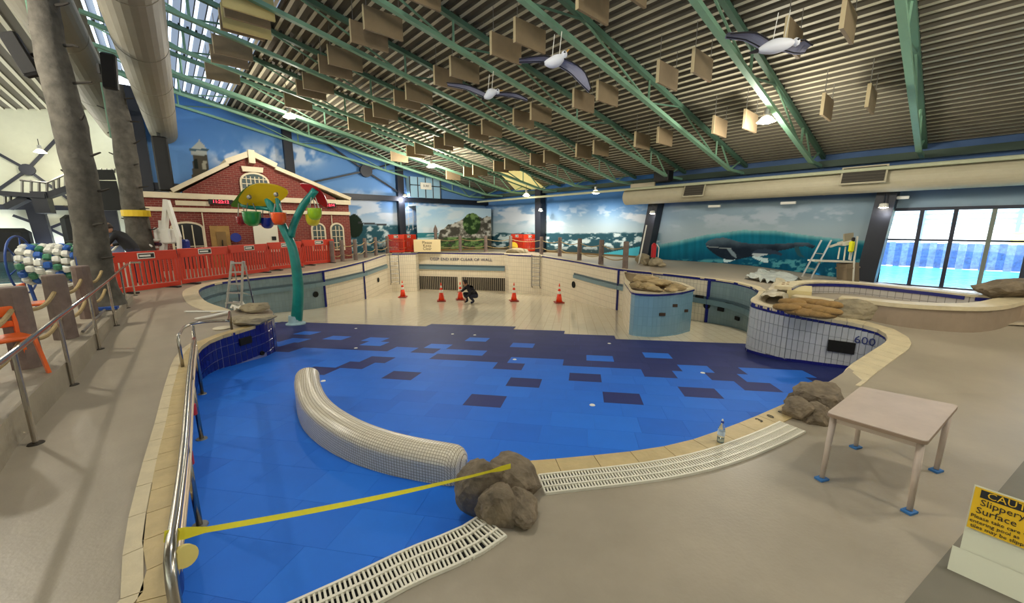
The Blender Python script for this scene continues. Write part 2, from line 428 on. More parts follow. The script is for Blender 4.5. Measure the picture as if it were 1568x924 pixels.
for a, b, j in cells():
    P = T1*a+T2*b; P.z = floor_z(P.x, P.y)
    if P.y < .35 or P.y > float(np.interp(P.x, ex, ey))+.1: continue
    if P.x < -7.5 or P.x > 8.2: continue
    if not inpoly(np.array([P.x]), np.array([P.y]), [tuple(p) for p in PX])[0]:
        # keep squares whose corner reaches into the pool
        ok = False
        for sa in (-.5, .5):
            for sb in (-.5, .5):
                q = P+T1*sa*TW+T2*sb*TD
                if inpoly(np.array([q.x]), np.array([q.y]), [tuple(p) for p in PX])[0]: ok = True
        if not ok: continue
    C.append([P, j])
pxs = [px_of(c[0]) for c in C]
state = []
for (x, y) in pxs: state.append(1 if y < np.interp(x, nav_x, nav_y)-1 else 0)
def nearest(q):
    return min(range(len(C)), key=lambda i: (pxs[i][0]-q[0])**2+((pxs[i][1]-q[1])*3)**2)
for q in light: state[nearest(q)] = 0
for q in dark: state[nearest(q)] = 1
gx, gy = TW/2-.0008, TD/2-.0008
tm = MB(); sl = FS
def cellmesh():
    m = MB(); V = []
    for (a, b) in [(-gx,-gy),(gx,-gy),(gx,gy),(-gx,gy)]:
        q = T1*a+T2*b; V.append((q.x, q.y, -FS*q.y))
    V2 = [(x, y, z-.006) for x, y, z in V]
    m.add(V+V2, [(0,1,2,3),(0,4,5,1),(1,5,6,2),(2,6,7,3),(3,7,4,0)]); return m
shared = {}
for k, mm in dict(a=blue_a, b=blue_b, c=blue_c, n=navy_a, m=navy_b).items():
    me = cellmesh().mesh('lining_square'); me.materials.append(mm); shared[k] = me
order = sorted(range(len(C)), key=lambda i: C[i][0].y)
rest = MB(); mi = {'a': 0, 'b': 1, 'c': 2, 'n': 3, 'm': 4}
cnt = 0
for i in order:
    P = C[i][0]; k = random.choice('nnm') if state[i] else random.choice('aaaabc')
    if cnt < 300 and P.y < 10:
        o = bpy.data.objects.new('lining_square', shared[k]); COL.objects.link(o); o.parent = pool; o.location = P; cnt += 1
    else:
        q = cellmesh(); rest.cur = mi[k]; rest.add([(v[0]+P.x, v[1]+P.y, v[2]+P.z) for v in q.v], q.f)
if rest.f:
    o = obj('lining_squares', rest, [blue_a, blue_b, blue_c, navy_a, navy_b], pool); o['kind'] = 'stuff'
# under the blue squares, the joint bed
mb = MB(); bed = [Vector((x, y, 0)) for x, y in zip(ex, ey)]
V = [(-7.5, .3, floor_z(0, .3)-.008)]+[(8.2, .3, floor_z(0, .3)-.008)]
top = [(8.2, bed[-1].y-.15, floor_z(0, bed[-1].y-.15)-.008)]+[(p.x, p.y-.12, floor_z(0, p.y-.12)-.008) for p in reversed(bed)]+[(-7.5, bed[0].y-.2, floor_z(0, bed[0].y-.2)-.008)]
mb.add(V+top, [tuple(range(len(V+top)))]); obj('joint_bed', mb, grout, pool)
# small white floor inlets
for q in [(693,500+12),(545,503.5),(545,533.5),(495,584),(727,513.5),(788,551),(907,621),(933,526.5),(1076,571.5)]:
    P = gf(*q); mb = MB(); mb.lathe([(.001, .006), (.035, .006), (.04, 0)], (0, 0, 0), 12); o = obj('floor_inlet', mb, whitep, pool); o.location = P+Vector((0, 0, .002))

# ---------------------------------------------------------------- pool walls
def wall_skin(name, path, m, zb=None, label=None, extra=-.06, top=None):
    mb = MB(); mb.uv = []; s = 0
    for i, p in enumerate(path):
        if i: s += (Vector((p.x, p.y))-Vector((path[i-1].x, path[i-1].y))).length
        b = floor_z(p.x, p.y)+extra if zb is None else zb; t = p.z if top is None else top
        mb.v += [(p.x, p.y, b), (p.x, p.y, t)]; mb.uv += [(s, b), (s, t)]
    for i in range(len(path)-1): mb.f.append((2*i, 2*i+1, 2*i+3, 2*i+2)); mb.mi.append(0)
    return struct(name, mb, m, label)
def arc(path):
    s = [0]
    for a, b in zip(path, path[1:]): s.append(s[-1]+(Vector((b.x, b.y))-Vector((a.x, a.y))).length)
    return s
def along(path, S, d):
    d = max(0, min(d, S[-1])); i = max(0, min(len(path)-2, int(np.searchsorted(S, d))-1))
    k = (d-S[i])/max(1e-9, S[i+1]-S[i]); p = path[i].lerp(path[i+1], k)
    t = (path[i+1]-path[i]); t.z = 0; t.normalize(); return p, t
def tile_wall(parent, path, tw, th, m, d0, d1, inward=1, limit=300, gap=.006, top_off=0.0, zmin=None, mband=None, holes=()):
    """individual proud tiles on a wall skin"""
    S = arc(path); n = int((d1-d0)/tw); me = {}
    items = []
    for i in range(n):
        p, t = along(path, S, d0+(i+.5)*tw); nrm = Vector((t.y, -t.x, 0))*inward
        z = p.z-top_off; fl = floor_z(p.x, p.y); j = 0
        while z-th*.4 > fl:
            h = min(th if (j or not mband) else .10, z-fl)
            if not any(abs(p.x-hx) < hw and abs(z-h/2-hz) < hh for hx, hz, hw, hh in holes): items.append((p, t, nrm, z, h, j))
            z -= h; j += 1
    cache = {}
    bulk = MB(); cnt = 0
    for p, t, nrm, z, h, j in items:
        mm = mband if (mband and j == 0) else m
        key = (round(h, 2), mm.name)
        M = Matrix((t, nrm, Vector((0, 0, 1)))).transposed()
        c = Vector((p.x, p.y, z-h/2))+nrm*.006
        if cnt < limit:
            if key not in cache:
                b = MB(); b.bbox((0, 0, 0), (tw-gap, .012, h-gap), .003); x = b.mesh('tile'); x.materials.append(mm); cache[key] = x
            o = bpy.data.objects.new('tile', cache[key]); COL.objects.link(o); o.parent = parent
            o.matrix_local = Matrix.Translation(c) @ M.to_4x4(); cnt += 1
        else: bulk.box(c, (tw-gap, .012, h-gap), M=M)
    if bulk.f: o = obj('tiles', bulk, m, parent); o['kind'] = 'stuff'
# left, dark blue tiles
wl = wall_skin('wall_left', Ls+Ts[1:-1], dkgrout, label='dark blue tiled side wall of the pool')
Sl = arc(Ls); LT = Ls+Ts[1:6]
tile_wall(wl, LT, .115, .205, dkblue_tile, Sl[-1]-3.6, arc(LT)[-1], inward=1, limit=160, gap=.010)
obj('wall_plain', (lambda q: q)(MB().add([(p.x+.003, p.y, z) for p in Ls[:len(Ls)-20] for z in (floor_z(p.x, p.y), p.z)], [(2*i, 2*i+1, 2*i+3, 2*i+2) for i in range(len(Ls)-21)])), dkblue_tile, wl)
# far left: blue grey wall, then white
SF = arc(FLs); cut = next(i for i, p in enumerate(FLs) if px_of(p)[0] > 492 and i > len(FLs)*.4)
wfl = wall_skin('wall_far_left', FLs[:cut+1], gtile, label='blue-grey tiled pool wall, far left bend')
wfw = wall_skin('wall_left_white', FLs[cut:]+[Bcore[0]], wtile, label='white tiled pool wall with navy uprights, far left')
# back: corner, ladder recess, central wall
rec = [Bcore[0]]
wb = wall_skin('wall_back', Bcore, wtile, label='white tiled deep end wall with lettering and grilles')
bi = next(i for i, p in enumerate(Bs) if px_of(p)[0] > 950); bj = next(i for i, p in enumerate(Bs) if px_of(p)[0] > 1085)
wr1 = wall_skin('wall_right_white', Bs[:bj+1], wtile, label='white tiled pool wall right of the deep end')
wr2 = wall_skin('wall_right_blue', Bs[bj:], gtile, label='blue-grey tiled pool wall, far right bend')
# near right: white glazed tiles built one by one
RN = Rs+Ns[:4]
wn = wall_skin('wall_right', Rs+Ns, wgrout, label='white tiled pool wall marked 600, near right')
SR_ = arc(RN); idx600 = None
hol = gf(1297, 600)
tile_wall(wn, RN, .088, .21, wt_a, .06, SR_[-1], inward=1, limit=300, mband=navy_band, holes=())
wall_skin('wall_near', Ns+N2s, blue_a, label='low blue pool edge under the near coping')
# navy wall base line
mb = MB()
for a, b in zip(Rs, Rs[1:]):
    mb.bar(Vector((a.x, a.y, floor_z(a.x, a.y)+.03)), Vector((b.x, b.y, floor_z(b.x, b.y)+.03)), .03, .06)
obj('base_line', mb, navy_band, wn)

# bands, uprights and rim line on the far walls
def band(parent, path, z0, z1, m, off=.02, d=.04, name='water_channel'):
    mb = MB()
    for a, b in zip(path, path[1:]):
        t = (b-a); t.z = 0
        if t.length < 1e-4: continue
        t.normalize(); n = Vector((t.y, -t.x, 0))*off
        mb.bar(Vector((a.x, a.y, (z0+z1)/2))+n, Vector((b.x, b.y, (z0+z1)/2))+n, d, abs(z1-z0))
    return obj(name, mb, m, parent)
def rim(parent, path, m, h=.07, name='rim_line'):
    mb = MB()
    for a, b in zip(path, path[1:]):
        t = b-a; t.z = 0
        if t.length < 1e-4: continue
        t.normalize(); n = Vector((t.y, -t.x, 0))*.012
        mb.bar(a+n-Vector((0, 0, h/2)), b+n-Vector((0, 0, h/2)), .03, h)
    return obj(name, mb, m, parent)
for par, path in [(wfl, FLs[:cut+1]), (wfw, FLs[cut:]+[Bcore[0]]), (wr1, Bs[:bj+1]), (wr2, Bs[bj:])]:
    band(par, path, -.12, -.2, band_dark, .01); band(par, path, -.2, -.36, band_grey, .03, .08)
    rim(par, path, navy_band)
rim(wb, Bcore, navy_band)
c0, c1 = Bcore[3], Bcore[4]
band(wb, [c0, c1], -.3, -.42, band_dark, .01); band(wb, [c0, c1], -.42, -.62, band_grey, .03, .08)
def upright(parent, px, py0, path, z1=None, w=.12):
    p = min(path, key=lambda q: abs(px_of(q)[0]-px)); t = Vector((0, -1, 0))
    mb = MB(); zb = floor_z(p.x, p.y); mb.box((p.x, p.y-.02, (zb+p.z)/2), (w, .05, p.z-zb)); obj('navy_upright', mb, navy_band, parent)
upright(wfl, 492, 0, FLs); upright(wfw, 556, 0, FLs+[Bcore[0]]); upright(wr1, 946, 0, Bs); upright(wr1, 1086, 0, Bs)
# lettering on the deep end wall
mid = c0.lerp(c1, .5); tdir = (c1-c0); tdir.z = 0; tdir.normalize(); nrm = Vector((tdir.y, -tdir.x, 0))
put_text('DEEP END KEEP CLEAR OF WALL', .26, mat('letter_navy', (40, 46, 90), .5), mid+nrm*.03+Vector((0, 0, -.42)), tdir, (0, 0, 1), wb, sx=1.08)
# black wave grilles with pale bars
def grille(px0, px1):
    k0 = (px0-641)/(773-641); k1 = (px1-641)/(773-641); a = c0.lerp(c1, k0); b = c0.lerp(c1, k1)
    zt = -1.07; zb = floor_z(a.x, a.y)+.08; L = (b-a).length
    mb = MB(); mb.bar(Vector((a.x, a.y, (zt+zb)/2))+nrm*.01, Vector((b.x, b.y, (zt+zb)/2))+nrm*.01, .03, zt-zb)
    g = obj('wave_grille', mb, void, wb)
    n = 22
    bm_ = MB(); bm_.box((0, 0, 0), (.045, .05, zt-zb)); me = bm_.mesh('grille_bar'); me.materials.append(mat('bar_grey', (150, 140, 122), .6))
    for i in range(n):
        p = a.lerp(b, (i+.5)/n); o = bpy.data.objects.new('grille_bar', me); COL.objects.link(o); o.parent = g
        o.location = Vector((p.x, p.y, (zt+zb)/2))+nrm*.05; o.rotation_euler[2] = math.atan2(tdir.y, tdir.x)
grille(636.5, 701); grille(708, 773)
# pool ladders in the back corners
def pool_ladder(pa, pb, label):
    a = Vector(pa); b = Vector(pb); t = b-a; t.z = 0; L = t.length; t.normalize(); n = Vector((t.y, -t.x, 0)); c = (a+b)/2
    T = thing('pool_ladder', label, 'ladder', (c.x, c.y, c.z))
    for sx in (-1, 1):
        q = t*sx*.26
        obj('rail', MB().tube([q+n*.12+Vector((0,0,.06)), q+n*.12+Vector((0,0,-1.75)), q+n*.02+Vector((0,0,-1.85))], .03, 6), galv, T)
    for k in range(7): obj('rung', MB().tube([-t*.26+n*.12+Vector((0,0,-.2-.25*k)), t*.26+n*.12+Vector((0,0,-.2-.25*k))], .02, 6), galv, T)
pool_ladder(Bcore[0].lerp(Bcore[2], .05), Bcore[0].lerp(Bcore[2], .45), 'steel ladder against the left corner of the deep end wall')
pool_ladder(Bcore[6], Bcore[7], 'steel ladder against the right corner of the deep end wall')
# round ports and small outlets in the walls
def port(px, py, path, parent, r=.12, sq=False, dark=.6):
    p = min(path, key=lambda q: abs(px_of(q)[0]-px)); z = ztop(p, py); i = path.index(p); q = path[min(i+1, len(path)-1)]; p0 = path[max(i-1, 0)]
    t = q-p0; t.z = 0; t.normalize(); n = Vector((t.y, -t.x, 0)); M = Matrix((t, Vector((0, 0, 1)), -n if False else t.cross(Vector((0, 0, 1))))).transposed()
    mb = MB(); c = Vector((p.x, p.y, z))+n*.03
    if sq: mb.box(c, (r*2, .05, r*1.1), M=Matrix((t, n, Vector((0, 0, 1)))).transposed()); obj('outlet', mb, void, parent)
    else:
        mb.lathe([(r, -.02), (r, .02), (r*.7, .02), (r*.7, .0)], c, 14, M=M); obj('round_port', mb, void, parent)
port(481, 451, FLs, wfl); port(575, 429, [FLs[-1].lerp(Bcore[0], k/10) for k in range(11)], wfw, .13); port(861, 436, Bs, wr1, .16)
port(1092, 468, Bs, wr2, .11); port(1106, 474, Bs, wr2, .1, True); port(1123, 467, Bs, wr2, .1, True); port(1139, 488, Bs, wr2, .09, True)
port(1068, 456, Bs, wr1, .14, True)
port(373, 522, Ls, wl, .12, True); port(396, 541, Ls, wl, .045)
kx = max(range(len(Rs)), key=lambda i: px_of(Rs[i])[0]); R_f = Rs[:kx]
port(1297, 531, R_f, wn, .19, True); port(1158, 536, R_f, wn, .045, False)
p600 = min(R_f, key=lambda q: abs(px_of(q)[0]-1330)); i6 = Rs.index(p600); t6 = Rs[i6+1]-Rs[i6-1]; t6.z = 0; t6.normalize(); n6 = Vector((t6.y, -t6.x, 0))
put_text('600', .2, mat('numeral_navy', (40, 52, 110), .5), Vector((p600.x, p600.y, p600.z-.26))+n6*.04, t6, (0, 0, 1), wn, sx=1.0)

# ---------------------------------------------------------------- coping stones round the pool
def coping(path, width, m, h=.05, step=.3, side=1, limit=300, name='coping_stone', parent=None, bulk=False, lift=.0):
    """stones between the pool edge and the deck; each is a piece of its own"""
    S = arc(path); n = max(1, int(S[-1]/step)); B = MB()
    for i in range(n):
        a, ta = along(path, S, i*S[-1]/n); b, tb = along(path, S, (i+1)*S[-1]/n-.006)
        na = Vector((-ta.y, ta.x, 0))*side; nb = Vector((-tb.y, tb.x, 0))*side
        A0 = a+nb*0-na*.015; B0 = b-nb*.015; A1 = a+na*width; B1 = b+nb*width
        zs = [p.z for p in (A0, B0)]+[deck_z(B1.x, B1.y), deck_z(A1.x, A1.y)]
        P = [A0, B0, B1, A1]; V = [(p.x, p.y, z-h) for p, z in zip(P, zs)]+[(p.x, p.y, z+.012+lift) for p, z in zip(P, zs)]
        F = [(3,2,1,0),(4,5,6,7),(0,1,5,4),(1,2,6,5),(2,3,7,6),(3,0,4,7)]
        if bulk: B.add(V, F)
        else: obj(name, MB().add(V, F), m, parent)
    if bulk: o = obj(name+'s', B, m, parent); o['kind'] = 'stuff'; return o
def cop_root(label):
    p = struct('trim', MB().box((0, 3, -2.6), (.02, .02, .02)), coping_m, label); return p
c1r = cop_root('sand coloured coping stones along the left pool edge'); c1r.name = 'trim_left'
coping(Ls, .15, coping_m, parent=c1r, step=.3)
bb = MB()
for i, p in enumerate(Ls):
    t = Ls[min(i+1, len(Ls)-1)]-Ls[max(i-1, 0)]; t.z = 0; t.normalize(); q = p+Vector((-t.y, t.x, 0))*.36; bb.v += [(p.x, p.y, p.z-.003), (q.x, q.y, deck_z(q.x, q.y)-.003)]
for i in range(len(Ls)-1): bb.f.append((2*i, 2*i+1, 2*i+3, 2*i+2)); bb.mi.append(0)
obj('coping_bed', bb, concrete, c1r)
def offs(P, d):
    out = []
    for i, p in enumerate(P):
        t = P[min(i+1, len(P)-1)]-P[max(i-1, 0)]; t.z = 0; t.normalize(); out.append(p+Vector((-t.y, t.x, 0))*d)
    return out
coping([p for p in offs(Ls, .162) if p.y < 6.6], .08, coping_l, parent=c1r, step=.4)
c2r = cop_root('cream coping around the far left bend'); c2r.name = 'trim_far_left'
coping(FLs[:cut+1], .34, coping_l, parent=c2r, step=.45)
c3r = cop_root('cream coping around the near right bend'); c3r.name = 'trim_right'
coping(Rs+Ns[:6], .26, coping_l, parent=c3r, step=.22)
c4r = cop_root('tan coping stones along the near pool edge'); c4r.name = 'trim_near'
NN = [p for p in Ns if px_of(p)[0] < 1215]
coping(NN, .2, coping_m, parent=c4r, step=.34)
c5r = cop_root('thin pale coping of the deep end'); c5r.name = 'trim_back'
coping(FLs[cut:]+Bcore[:-1]+Bs, .18, coping_l, parent=c5r, step=.8, h=.03)
# depth figures on the near coping
for ch, (x, y) in zip('300', [(1163,646),(1180,640),(1197,634)]):
    P = atz(x, y, .0); put_text(ch, .11, mat('numeral_black', (50, 46, 40), .6), (P.x, P.y, .016), (1, .35, 0), (-.35, 1, 0), c4r)

# ---------------------------------------------------------------- overflow gratings: every slat a piece
def grating(inner, width, label, side=1, limit=300, pitch=.026):
    S = arc(inner); n = int(S[-1]/pitch); T = thing('overflow_grating', label, 'grating', (inner[0].x, inner[0].y, 0)); o0 = T.location.copy()
    b = MB().box((0, width/2, 0), (pitch*.5, width, .018)); me = b.mesh('slat'); me.materials.append(plastic_w)
    base = MB(); rails = [MB(), MB(), MB(), MB()]; prev = None; bulk = MB()
    for i in range(n):
        p, t = along(inner, S, (i+.5)*pitch); nn = Vector((-t.y, t.x, 0))*side; M = Matrix((t, nn, t.cross(nn))).transposed()
        if i < limit:
            o = bpy.data.objects.new('slat', me); COL.objects.link(o); o.parent = T; o.matrix_local = Matrix.Translation(Vector((p.x, p.y, .008))-o0) @ M.to_4x4()
        else: bulk.box(Vector((p.x, p.y, .008))-o0+nn*width/2, (pitch*.5, width, .018), M=M)
        if i % 6 == 0 or i == n-1:
            cur = [Vector((p.x, p.y, .011))-o0+nn*k for k in (.008, width*.34, width*.67, width-.008)]
            if prev:
                for k in range(4): rails[k].bar(prev[k], cur[k], .016, .022)
                base.add([prev[0]-Vector((0,0,.008)), cur[0]-Vector((0,0,.008)), cur[3]-Vector((0,0,.008)), prev[3]-Vector((0,0,.008))], [(0,1,2,3)])
            prev = cur
    for r in rails: obj('rail', r, plastic_w, T)
    obj('channel', base, void, T)
    if bulk.f: o = obj('slats', bulk, plastic_w, T); o['kind'] = 'stuff'
    return T
g1 = [atz(*p, 0) for p in [(738,790),(700,813),(620,845),(540,883),(445,926),(395,948)]]
G1 = smooth_path(g1, .05); grating(G1, .27, 'white slatted overflow grating running from the boulders to the bottom edge', side=-1 if False else 1)
g2 = [atz(*p, 0) for p in [(822,730),(870,724.5),(940,717),(1000,709),(1060,697),(1110,682),(1160,663),(1195,647)]]
G2 = smooth_path(g2, .05)
grating(G2, .24, 'white slatted overflow grating along the near coping, right of the boulders', side=-1)
# hide the deck under the gratings with a shallow bright frame
# ================================================================ hall: painted walls
SKY0, SKY1 = (52, 98, 168), (150, 180, 205)
def paint_end(px, py, P):
    n = fbm(px*.02, py*.035, 5); n2 = fbm(px*.05+9, py*.05, 4)
    z = P[..., 2]
    C = mix(np.array([112., 154, 206]), np.array([80., 128, 192]), sstep(3, 8, z))
    cl = sstep(.52, .72, n+.12*sstep(5, 2.5, z))*sstep(330, 330+1, np.where(px < 340, px, 331))
    # clouds: one bank behind the gable, one above the pier
    bank = np.exp(-((px-400)/60)**2-((py-243)/22)**2)+np.exp(-((px-470)/25)**2-((py-238)/14)**2)+.7*np.exp(-((px-555)/30)**2-((py-296)/7)**2)+np.exp(-((px-345)/20)**2-((py-240)/12)**2)
    C = mix(C, np.array([214., 222, 236]), np.clip(bank*sstep(.35, .6, n2)*1.1, 0, .9))
    low = (z < 3.75).astype(float)
    sky2 = mix(np.array([96., 138, 190]), np.array([176., 196, 212]), sstep(304, 345, py))
    sky2 = mix(sky2, np.array([208., 214, 222]), sstep(.5, .62, fbm(px*.03, py*.09, 4))*.8)
    C = C*(1-low[..., None])+sky2*low[..., None]
    sea = low*sstep(343, 347, py)
    C = C*(1-sea[..., None])+mix(np.array([44., 84, 96]), np.array([190., 205, 205]), sstep(.5, .7, fbm(px*.12, py*.16, 4)))*sea[..., None]
    tree = ((px-543)/13)**2+((py-347)/18)**2 < .7+.6*n2
    C[tree] = (30, 44, 34)
    pier = (np.abs(py-(341+(px-545)*.08)) < 1.3) & (px > 548) & (px < 592); C[pier] = (60, 62, 64)
    # lighthouse
    dome = (np.abs(px-305) < 12*(1-sstep(230, 214, py)*.9)) & (py > 214) & (py < 238)
    C[dome] = (176, 178, 170)
    C[(np.abs(px-305) < 15) & (py > 228) & (py < 231)] = (70, 90, 100)
    tw = (np.abs(px-307) < 11+.06*(py-238)) & (py >= 238) & (py < 300)
    C[tw] = (86, 80, 68); C[tw & (np.abs(px-300) < 3) & (py > 244) & (py < 258)] = (40, 44, 40); C[tw & (np.abs(px-313) < 3) & (py > 246) & (py < 260)] = (180, 172, 150)
    # gulls' mast lines of the painted ship right of the column
    ship = (px > 614) & (px < 645) & low.astype(bool) & (py < 352)
    C[ship & ((np.abs((px-618) % 7) < 1) | (np.abs((py+px*.4) % 9) < .8))] = (200, 196, 186)
    return C
def paint_right(px, py, P):
    z = P[..., 2]; u = -(P[..., 0]*E1.y*-1+P[..., 1]*0)  # unused
    n = fbm(px*.028, py*.075, 5); n2 = fbm(px*.07, py*.11, 5); n3 = fbm(px*.03+px*0, py*.3, 4)
    C = mix(np.array([70., 118, 178]), np.array([176., 196, 208]), sstep(300, 356, py))
    wh = sstep(1000, 1016, px)
    C2 = mix(np.array([84., 108, 146]), np.array([146., 168, 184]), sstep(3.15, 3.0, z)); C2 = mix(C2, np.array([160., 178, 188]), sstep(330, 352, py))
    C = C*(1-wh[..., None])+C2*wh[..., None]
    cl = sstep(.5, .66, n)*np.exp(-((py-333)/16)**2)
    C = mix(C, np.array([206., 212, 222]), np.clip(cl*(1-.45*wh)+sstep(.52, .62, fbm(px*.05, py*.1, 4))*.5*np.exp(-((py-325)/10)**2)*(px < 1000), 0, .85))
    # choppy sea, left half
    hz = 357+0*px
    sea = sstep(hz-1, hz+1.5, py+6*(n2-.5))*(1-wh)
    S = mix(np.array([40., 78, 92]), np.array([206., 222, 226]), sstep(.52, .66, fbm(px*.09, py*.2, 5)+.05)*.95)
    S = mix(S, np.array([52., 54, 50]), sstep(374, 386, py)*.5)
    curl = (py > 388-(px-925)*.19) & (px > 920)
    S[curl] = np.array([70., 168, 190])
    C = C*(1-sea[..., None])+S*sea[..., None]
    # the big green swell
    wl = np.interp(px, [1003, 1040, 1080, 1138, 1190, 1240, 1300, 1345, 1600], [376, 369, 360, 352.5, 354, 361, 367.5, 370, 371])
    sw = (py > wl) & (px > 1000); d = py-wl
    G = mix(np.array([120., 176, 180]), np.array([14., 104, 128]), sstep(0, 9, d)); G = mix(G, np.array([6., 76, 104]), sstep(12, 40, d))
    G = G*(1+.25*(fbm(px*.25, py*.02, 3)-.5))[..., None]
    fo = sstep(.52, .64, fbm(px*.07, py*.16, 5))*sstep(392+6*n2, 400, py)
    G = mix(G, np.array([100., 172, 178]), np.clip(fo, 0, .75))
    cr = (np.abs(py-(399-12*np.exp(-((px-1142)/16)**2))) < 3*n2+1.5) & (np.abs(px-1142) < 34); G[cr & (n2 > .42)] = (196, 222, 226)
    C[sw] = G[sw]
    Wh = [(1080,373),(1086,368),(1096,365),(1108,364),(1120,367),(1132,371),(1150,373.5),(1180,374),(1205,373),(1225,371.5),(1237,372),(1249,377),(1244,381),(1234,377),(1222,378.5),(1200,383),(1185,386),(1165,391),(1145,394),(1128,398),(1112,398),(1098,392),(1087,384),(1082,379)]
    w_ = inpoly(px, py, Wh); C[w_] = mix(np.array([24., 36, 50]), np.array([104., 122, 134]), np.clip(sstep(384, 366, py)*.75+.5*(n2-.5), 0, 1))[w_]
    C[(np.abs(py-(377.5+.12*(px-1082)-0.0009*(px-1082)**2)) < .5) & (px > 1081) & (px < 1120) & w_] = (150, 160, 160)
    fin = inpoly(px, py, [(1113,381),(1119,381),(1127,390),(1128,396),(1120,391)]); C[fin] = (120, 138, 148)
    calf = inpoly(px, py, [(1151,387),(1160,382),(1172,381),(1188,384),(1198,389),(1196,392),(1186,389),(1172,391),(1158,394),(1152,391)]); C[calf] = (46, 60, 78)
    C[calf & (py > 388.5) & (px < 1176)] = (176, 188, 192)
    fl = inpoly(px, py, [(1216,378),(1222,377),(1226,388),(1234,396),(1222,392),(1218,385)]); C[fl] = (40, 78, 88)
    sandb = (z < .55) & (px < 1003); C[sandb] = (104, 86, 58)
    return C
vm = vcol_mat('mural_paint')
# end wall behind the building (r = R1), from the opening to the corner
s_a, s_b = -.25, S2
nu, nv = 380, 150
me = painted_panel('wall_end', SR(s_a, R1, .1), tuple(E1*((s_b-s_a)/nu)), nu, (0, 0, (8.6-.1)/nv), nv, paint_end, vm)
o = obj('wall_end', me, vm); tag(o, 'end wall painted as a blue sky with clouds and a lighthouse', 'wall', kind='structure')
# right wall: mural from the corner to the window, then a strip above the window
r_w = 2.0
nu, nv = 880, 160
me = painted_panel('wall_right_hall', SR(S2, R1, .05), tuple(-E2*((R1-r_w)/nu)), nu, (0, 0, 4.9/nv), nv, paint_right, vm)
o = obj('wall_right_hall', me, vm); o.name = 'wall_mural'; tag(o, 'long side wall painted with a stormy sea and a whale in a green swell', 'wall', kind='structure')
me = painted_panel('wall_over_window', SR(S2, r_w, 2.62), tuple(-E2*.1), 110, (0, 0, .23), 10, paint_right, vm)
o = obj('wall_over_window', me, vm); tag(o, 'painted strip of wall above the big window', 'wall', kind='structure')
# pale rock mural: a shallow box standing in front of the corner
def paint_rock(px, py, P):
    n = fbm(px*.06, py*.06, 5); n2 = fbm(px*.16, py*.2, 5)
    C = mix(np.array([150., 188, 220]), np.array([206., 222, 226]), sstep(318, 352, py)*.7+.5*np.exp(-((px-740)/45)**2)*sstep(345, 320, py)+.0*px)
    C = mix(C, np.array([214., 220, 226]), sstep(.5, .64, fbm(px*.03, py*.07, 4))*.55)
    sea = (py > 357) & (px < 672); C[sea] = mix(np.array([50., 120, 130]), np.array([180., 205, 205]), sstep(.5, .6, fbm(px*.05, py*.3, 3)))[sea]
    top = np.interp(px, [664, 674, 686, 700, 712, 724, 738, 746, 757], [384, 354, 345, 340, 334, 326, 335, 331, 332])
    rk = py > top+5*(n2-.5)
    R = mix(np.array([72., 70, 62]), np.array([188., 186, 176]), sstep(.38, .66, n2)); C[rk] = R[rk]
    tr = (((px-722)/13)**2+((py-343)/16)**2 < .7+.7*n) | ((py > 362+4*n) & (px > 675) & (n2 > .42)) 
    T = mix(np.array([38., 60, 34]), np.array([110., 140, 84]), sstep(.4, .65, n2)); C[tr & (px > 672)] = T[tr & (px > 672)]
    C[py > 381] = (128, 100, 62)
    return C
ra = atr(640, 385, R1-1.1); s0_ = E1.dot(ra)
rb = E1.dot(atr(752, 320, R1-1.1)); ztr = 3.42
me = painted_panel('wall_rocks', SR(s0_, R1-1.1, .3), tuple(E1*((rb-s0_)/150)), 150, (0, 0, (ztr-.3)/90), 90, paint_rock, vm)
o = obj('wall_rocks', me, vm); tag(o, 'bright painted panel of rocks, bushes and pale sky in the corner', 'wall', kind='structure')
mb = MB().add([SR(rb, R1-1.1, .3), SR(rb, R1, .3), SR(rb, R1, ztr), SR(rb, R1-1.1, ztr), SR(s0_, R1-1.1, ztr), SR(s0_, R1, ztr)], [(0,1,2,3), (3,2,5,4)])
struct('trim_panel_side', mb, mat('panel_side_green', (116, 140, 124), .6), 'grey-green end and top of the rock panel')

# sand coloured ledge in front of murals
# dark steel frame on the end wall
def steel_bar(name, a, b, w, h, label):
    return struct(name, MB().bar(a, b, w, h, up=E2), dark_steel, label)
def col_end(px_t, py_t, z0, z1, w, label):
    s = E1.dot(atr(px_t, py_t, R1-.2)); return steel_bar('trim_column', SR(s, R1-.2, z0), SR(s, R1-.2, z1), w, .3, label), s
_, sc1 = col_end(441, 230, .2, 7.6, .42, 'dark steel column on the blue end wall behind the gable')
_, sc2 = col_end(613, 300, .2, 6.4, .42, 'dark steel column on the end wall right of the brick building')
steel_bar('trim_beam', SR(-.2, R1-.2, 3.86), SR(S2, R1-.2, 3.86), .3, .28, 'dark horizontal steel beam along the end wall')
nd = atr(560, 262, R1-.25)
for i, (p, q) in enumerate([((447,183),(560,262)),((560,262),(612,296)),((466,282),(560,262)),((560,262),(612,247))]):
    steel_bar('trim_brace', atr(*p, R1-.25), atr(*q, R1-.25), .09, .09, 'thin dark diagonal brace on the blue end wall')
mb = MB(); mb.lathe([(.001,-.12),(.36,-.12),(.36,.12),(.001,.12)], nd, 20, M=frame(E1, (0,0,1))); struct('trim_brace_hub', mb, dark_steel, 'round dark hub where the wall braces cross')
mb = MB().bar(SR(-.35, R1-.3, .2), SR(-.35, R1-.3, 7.9), .55, .4, up=E2); struct('trim_column', mb, dark_steel, 'dark column where the end wall stops at the other hall')
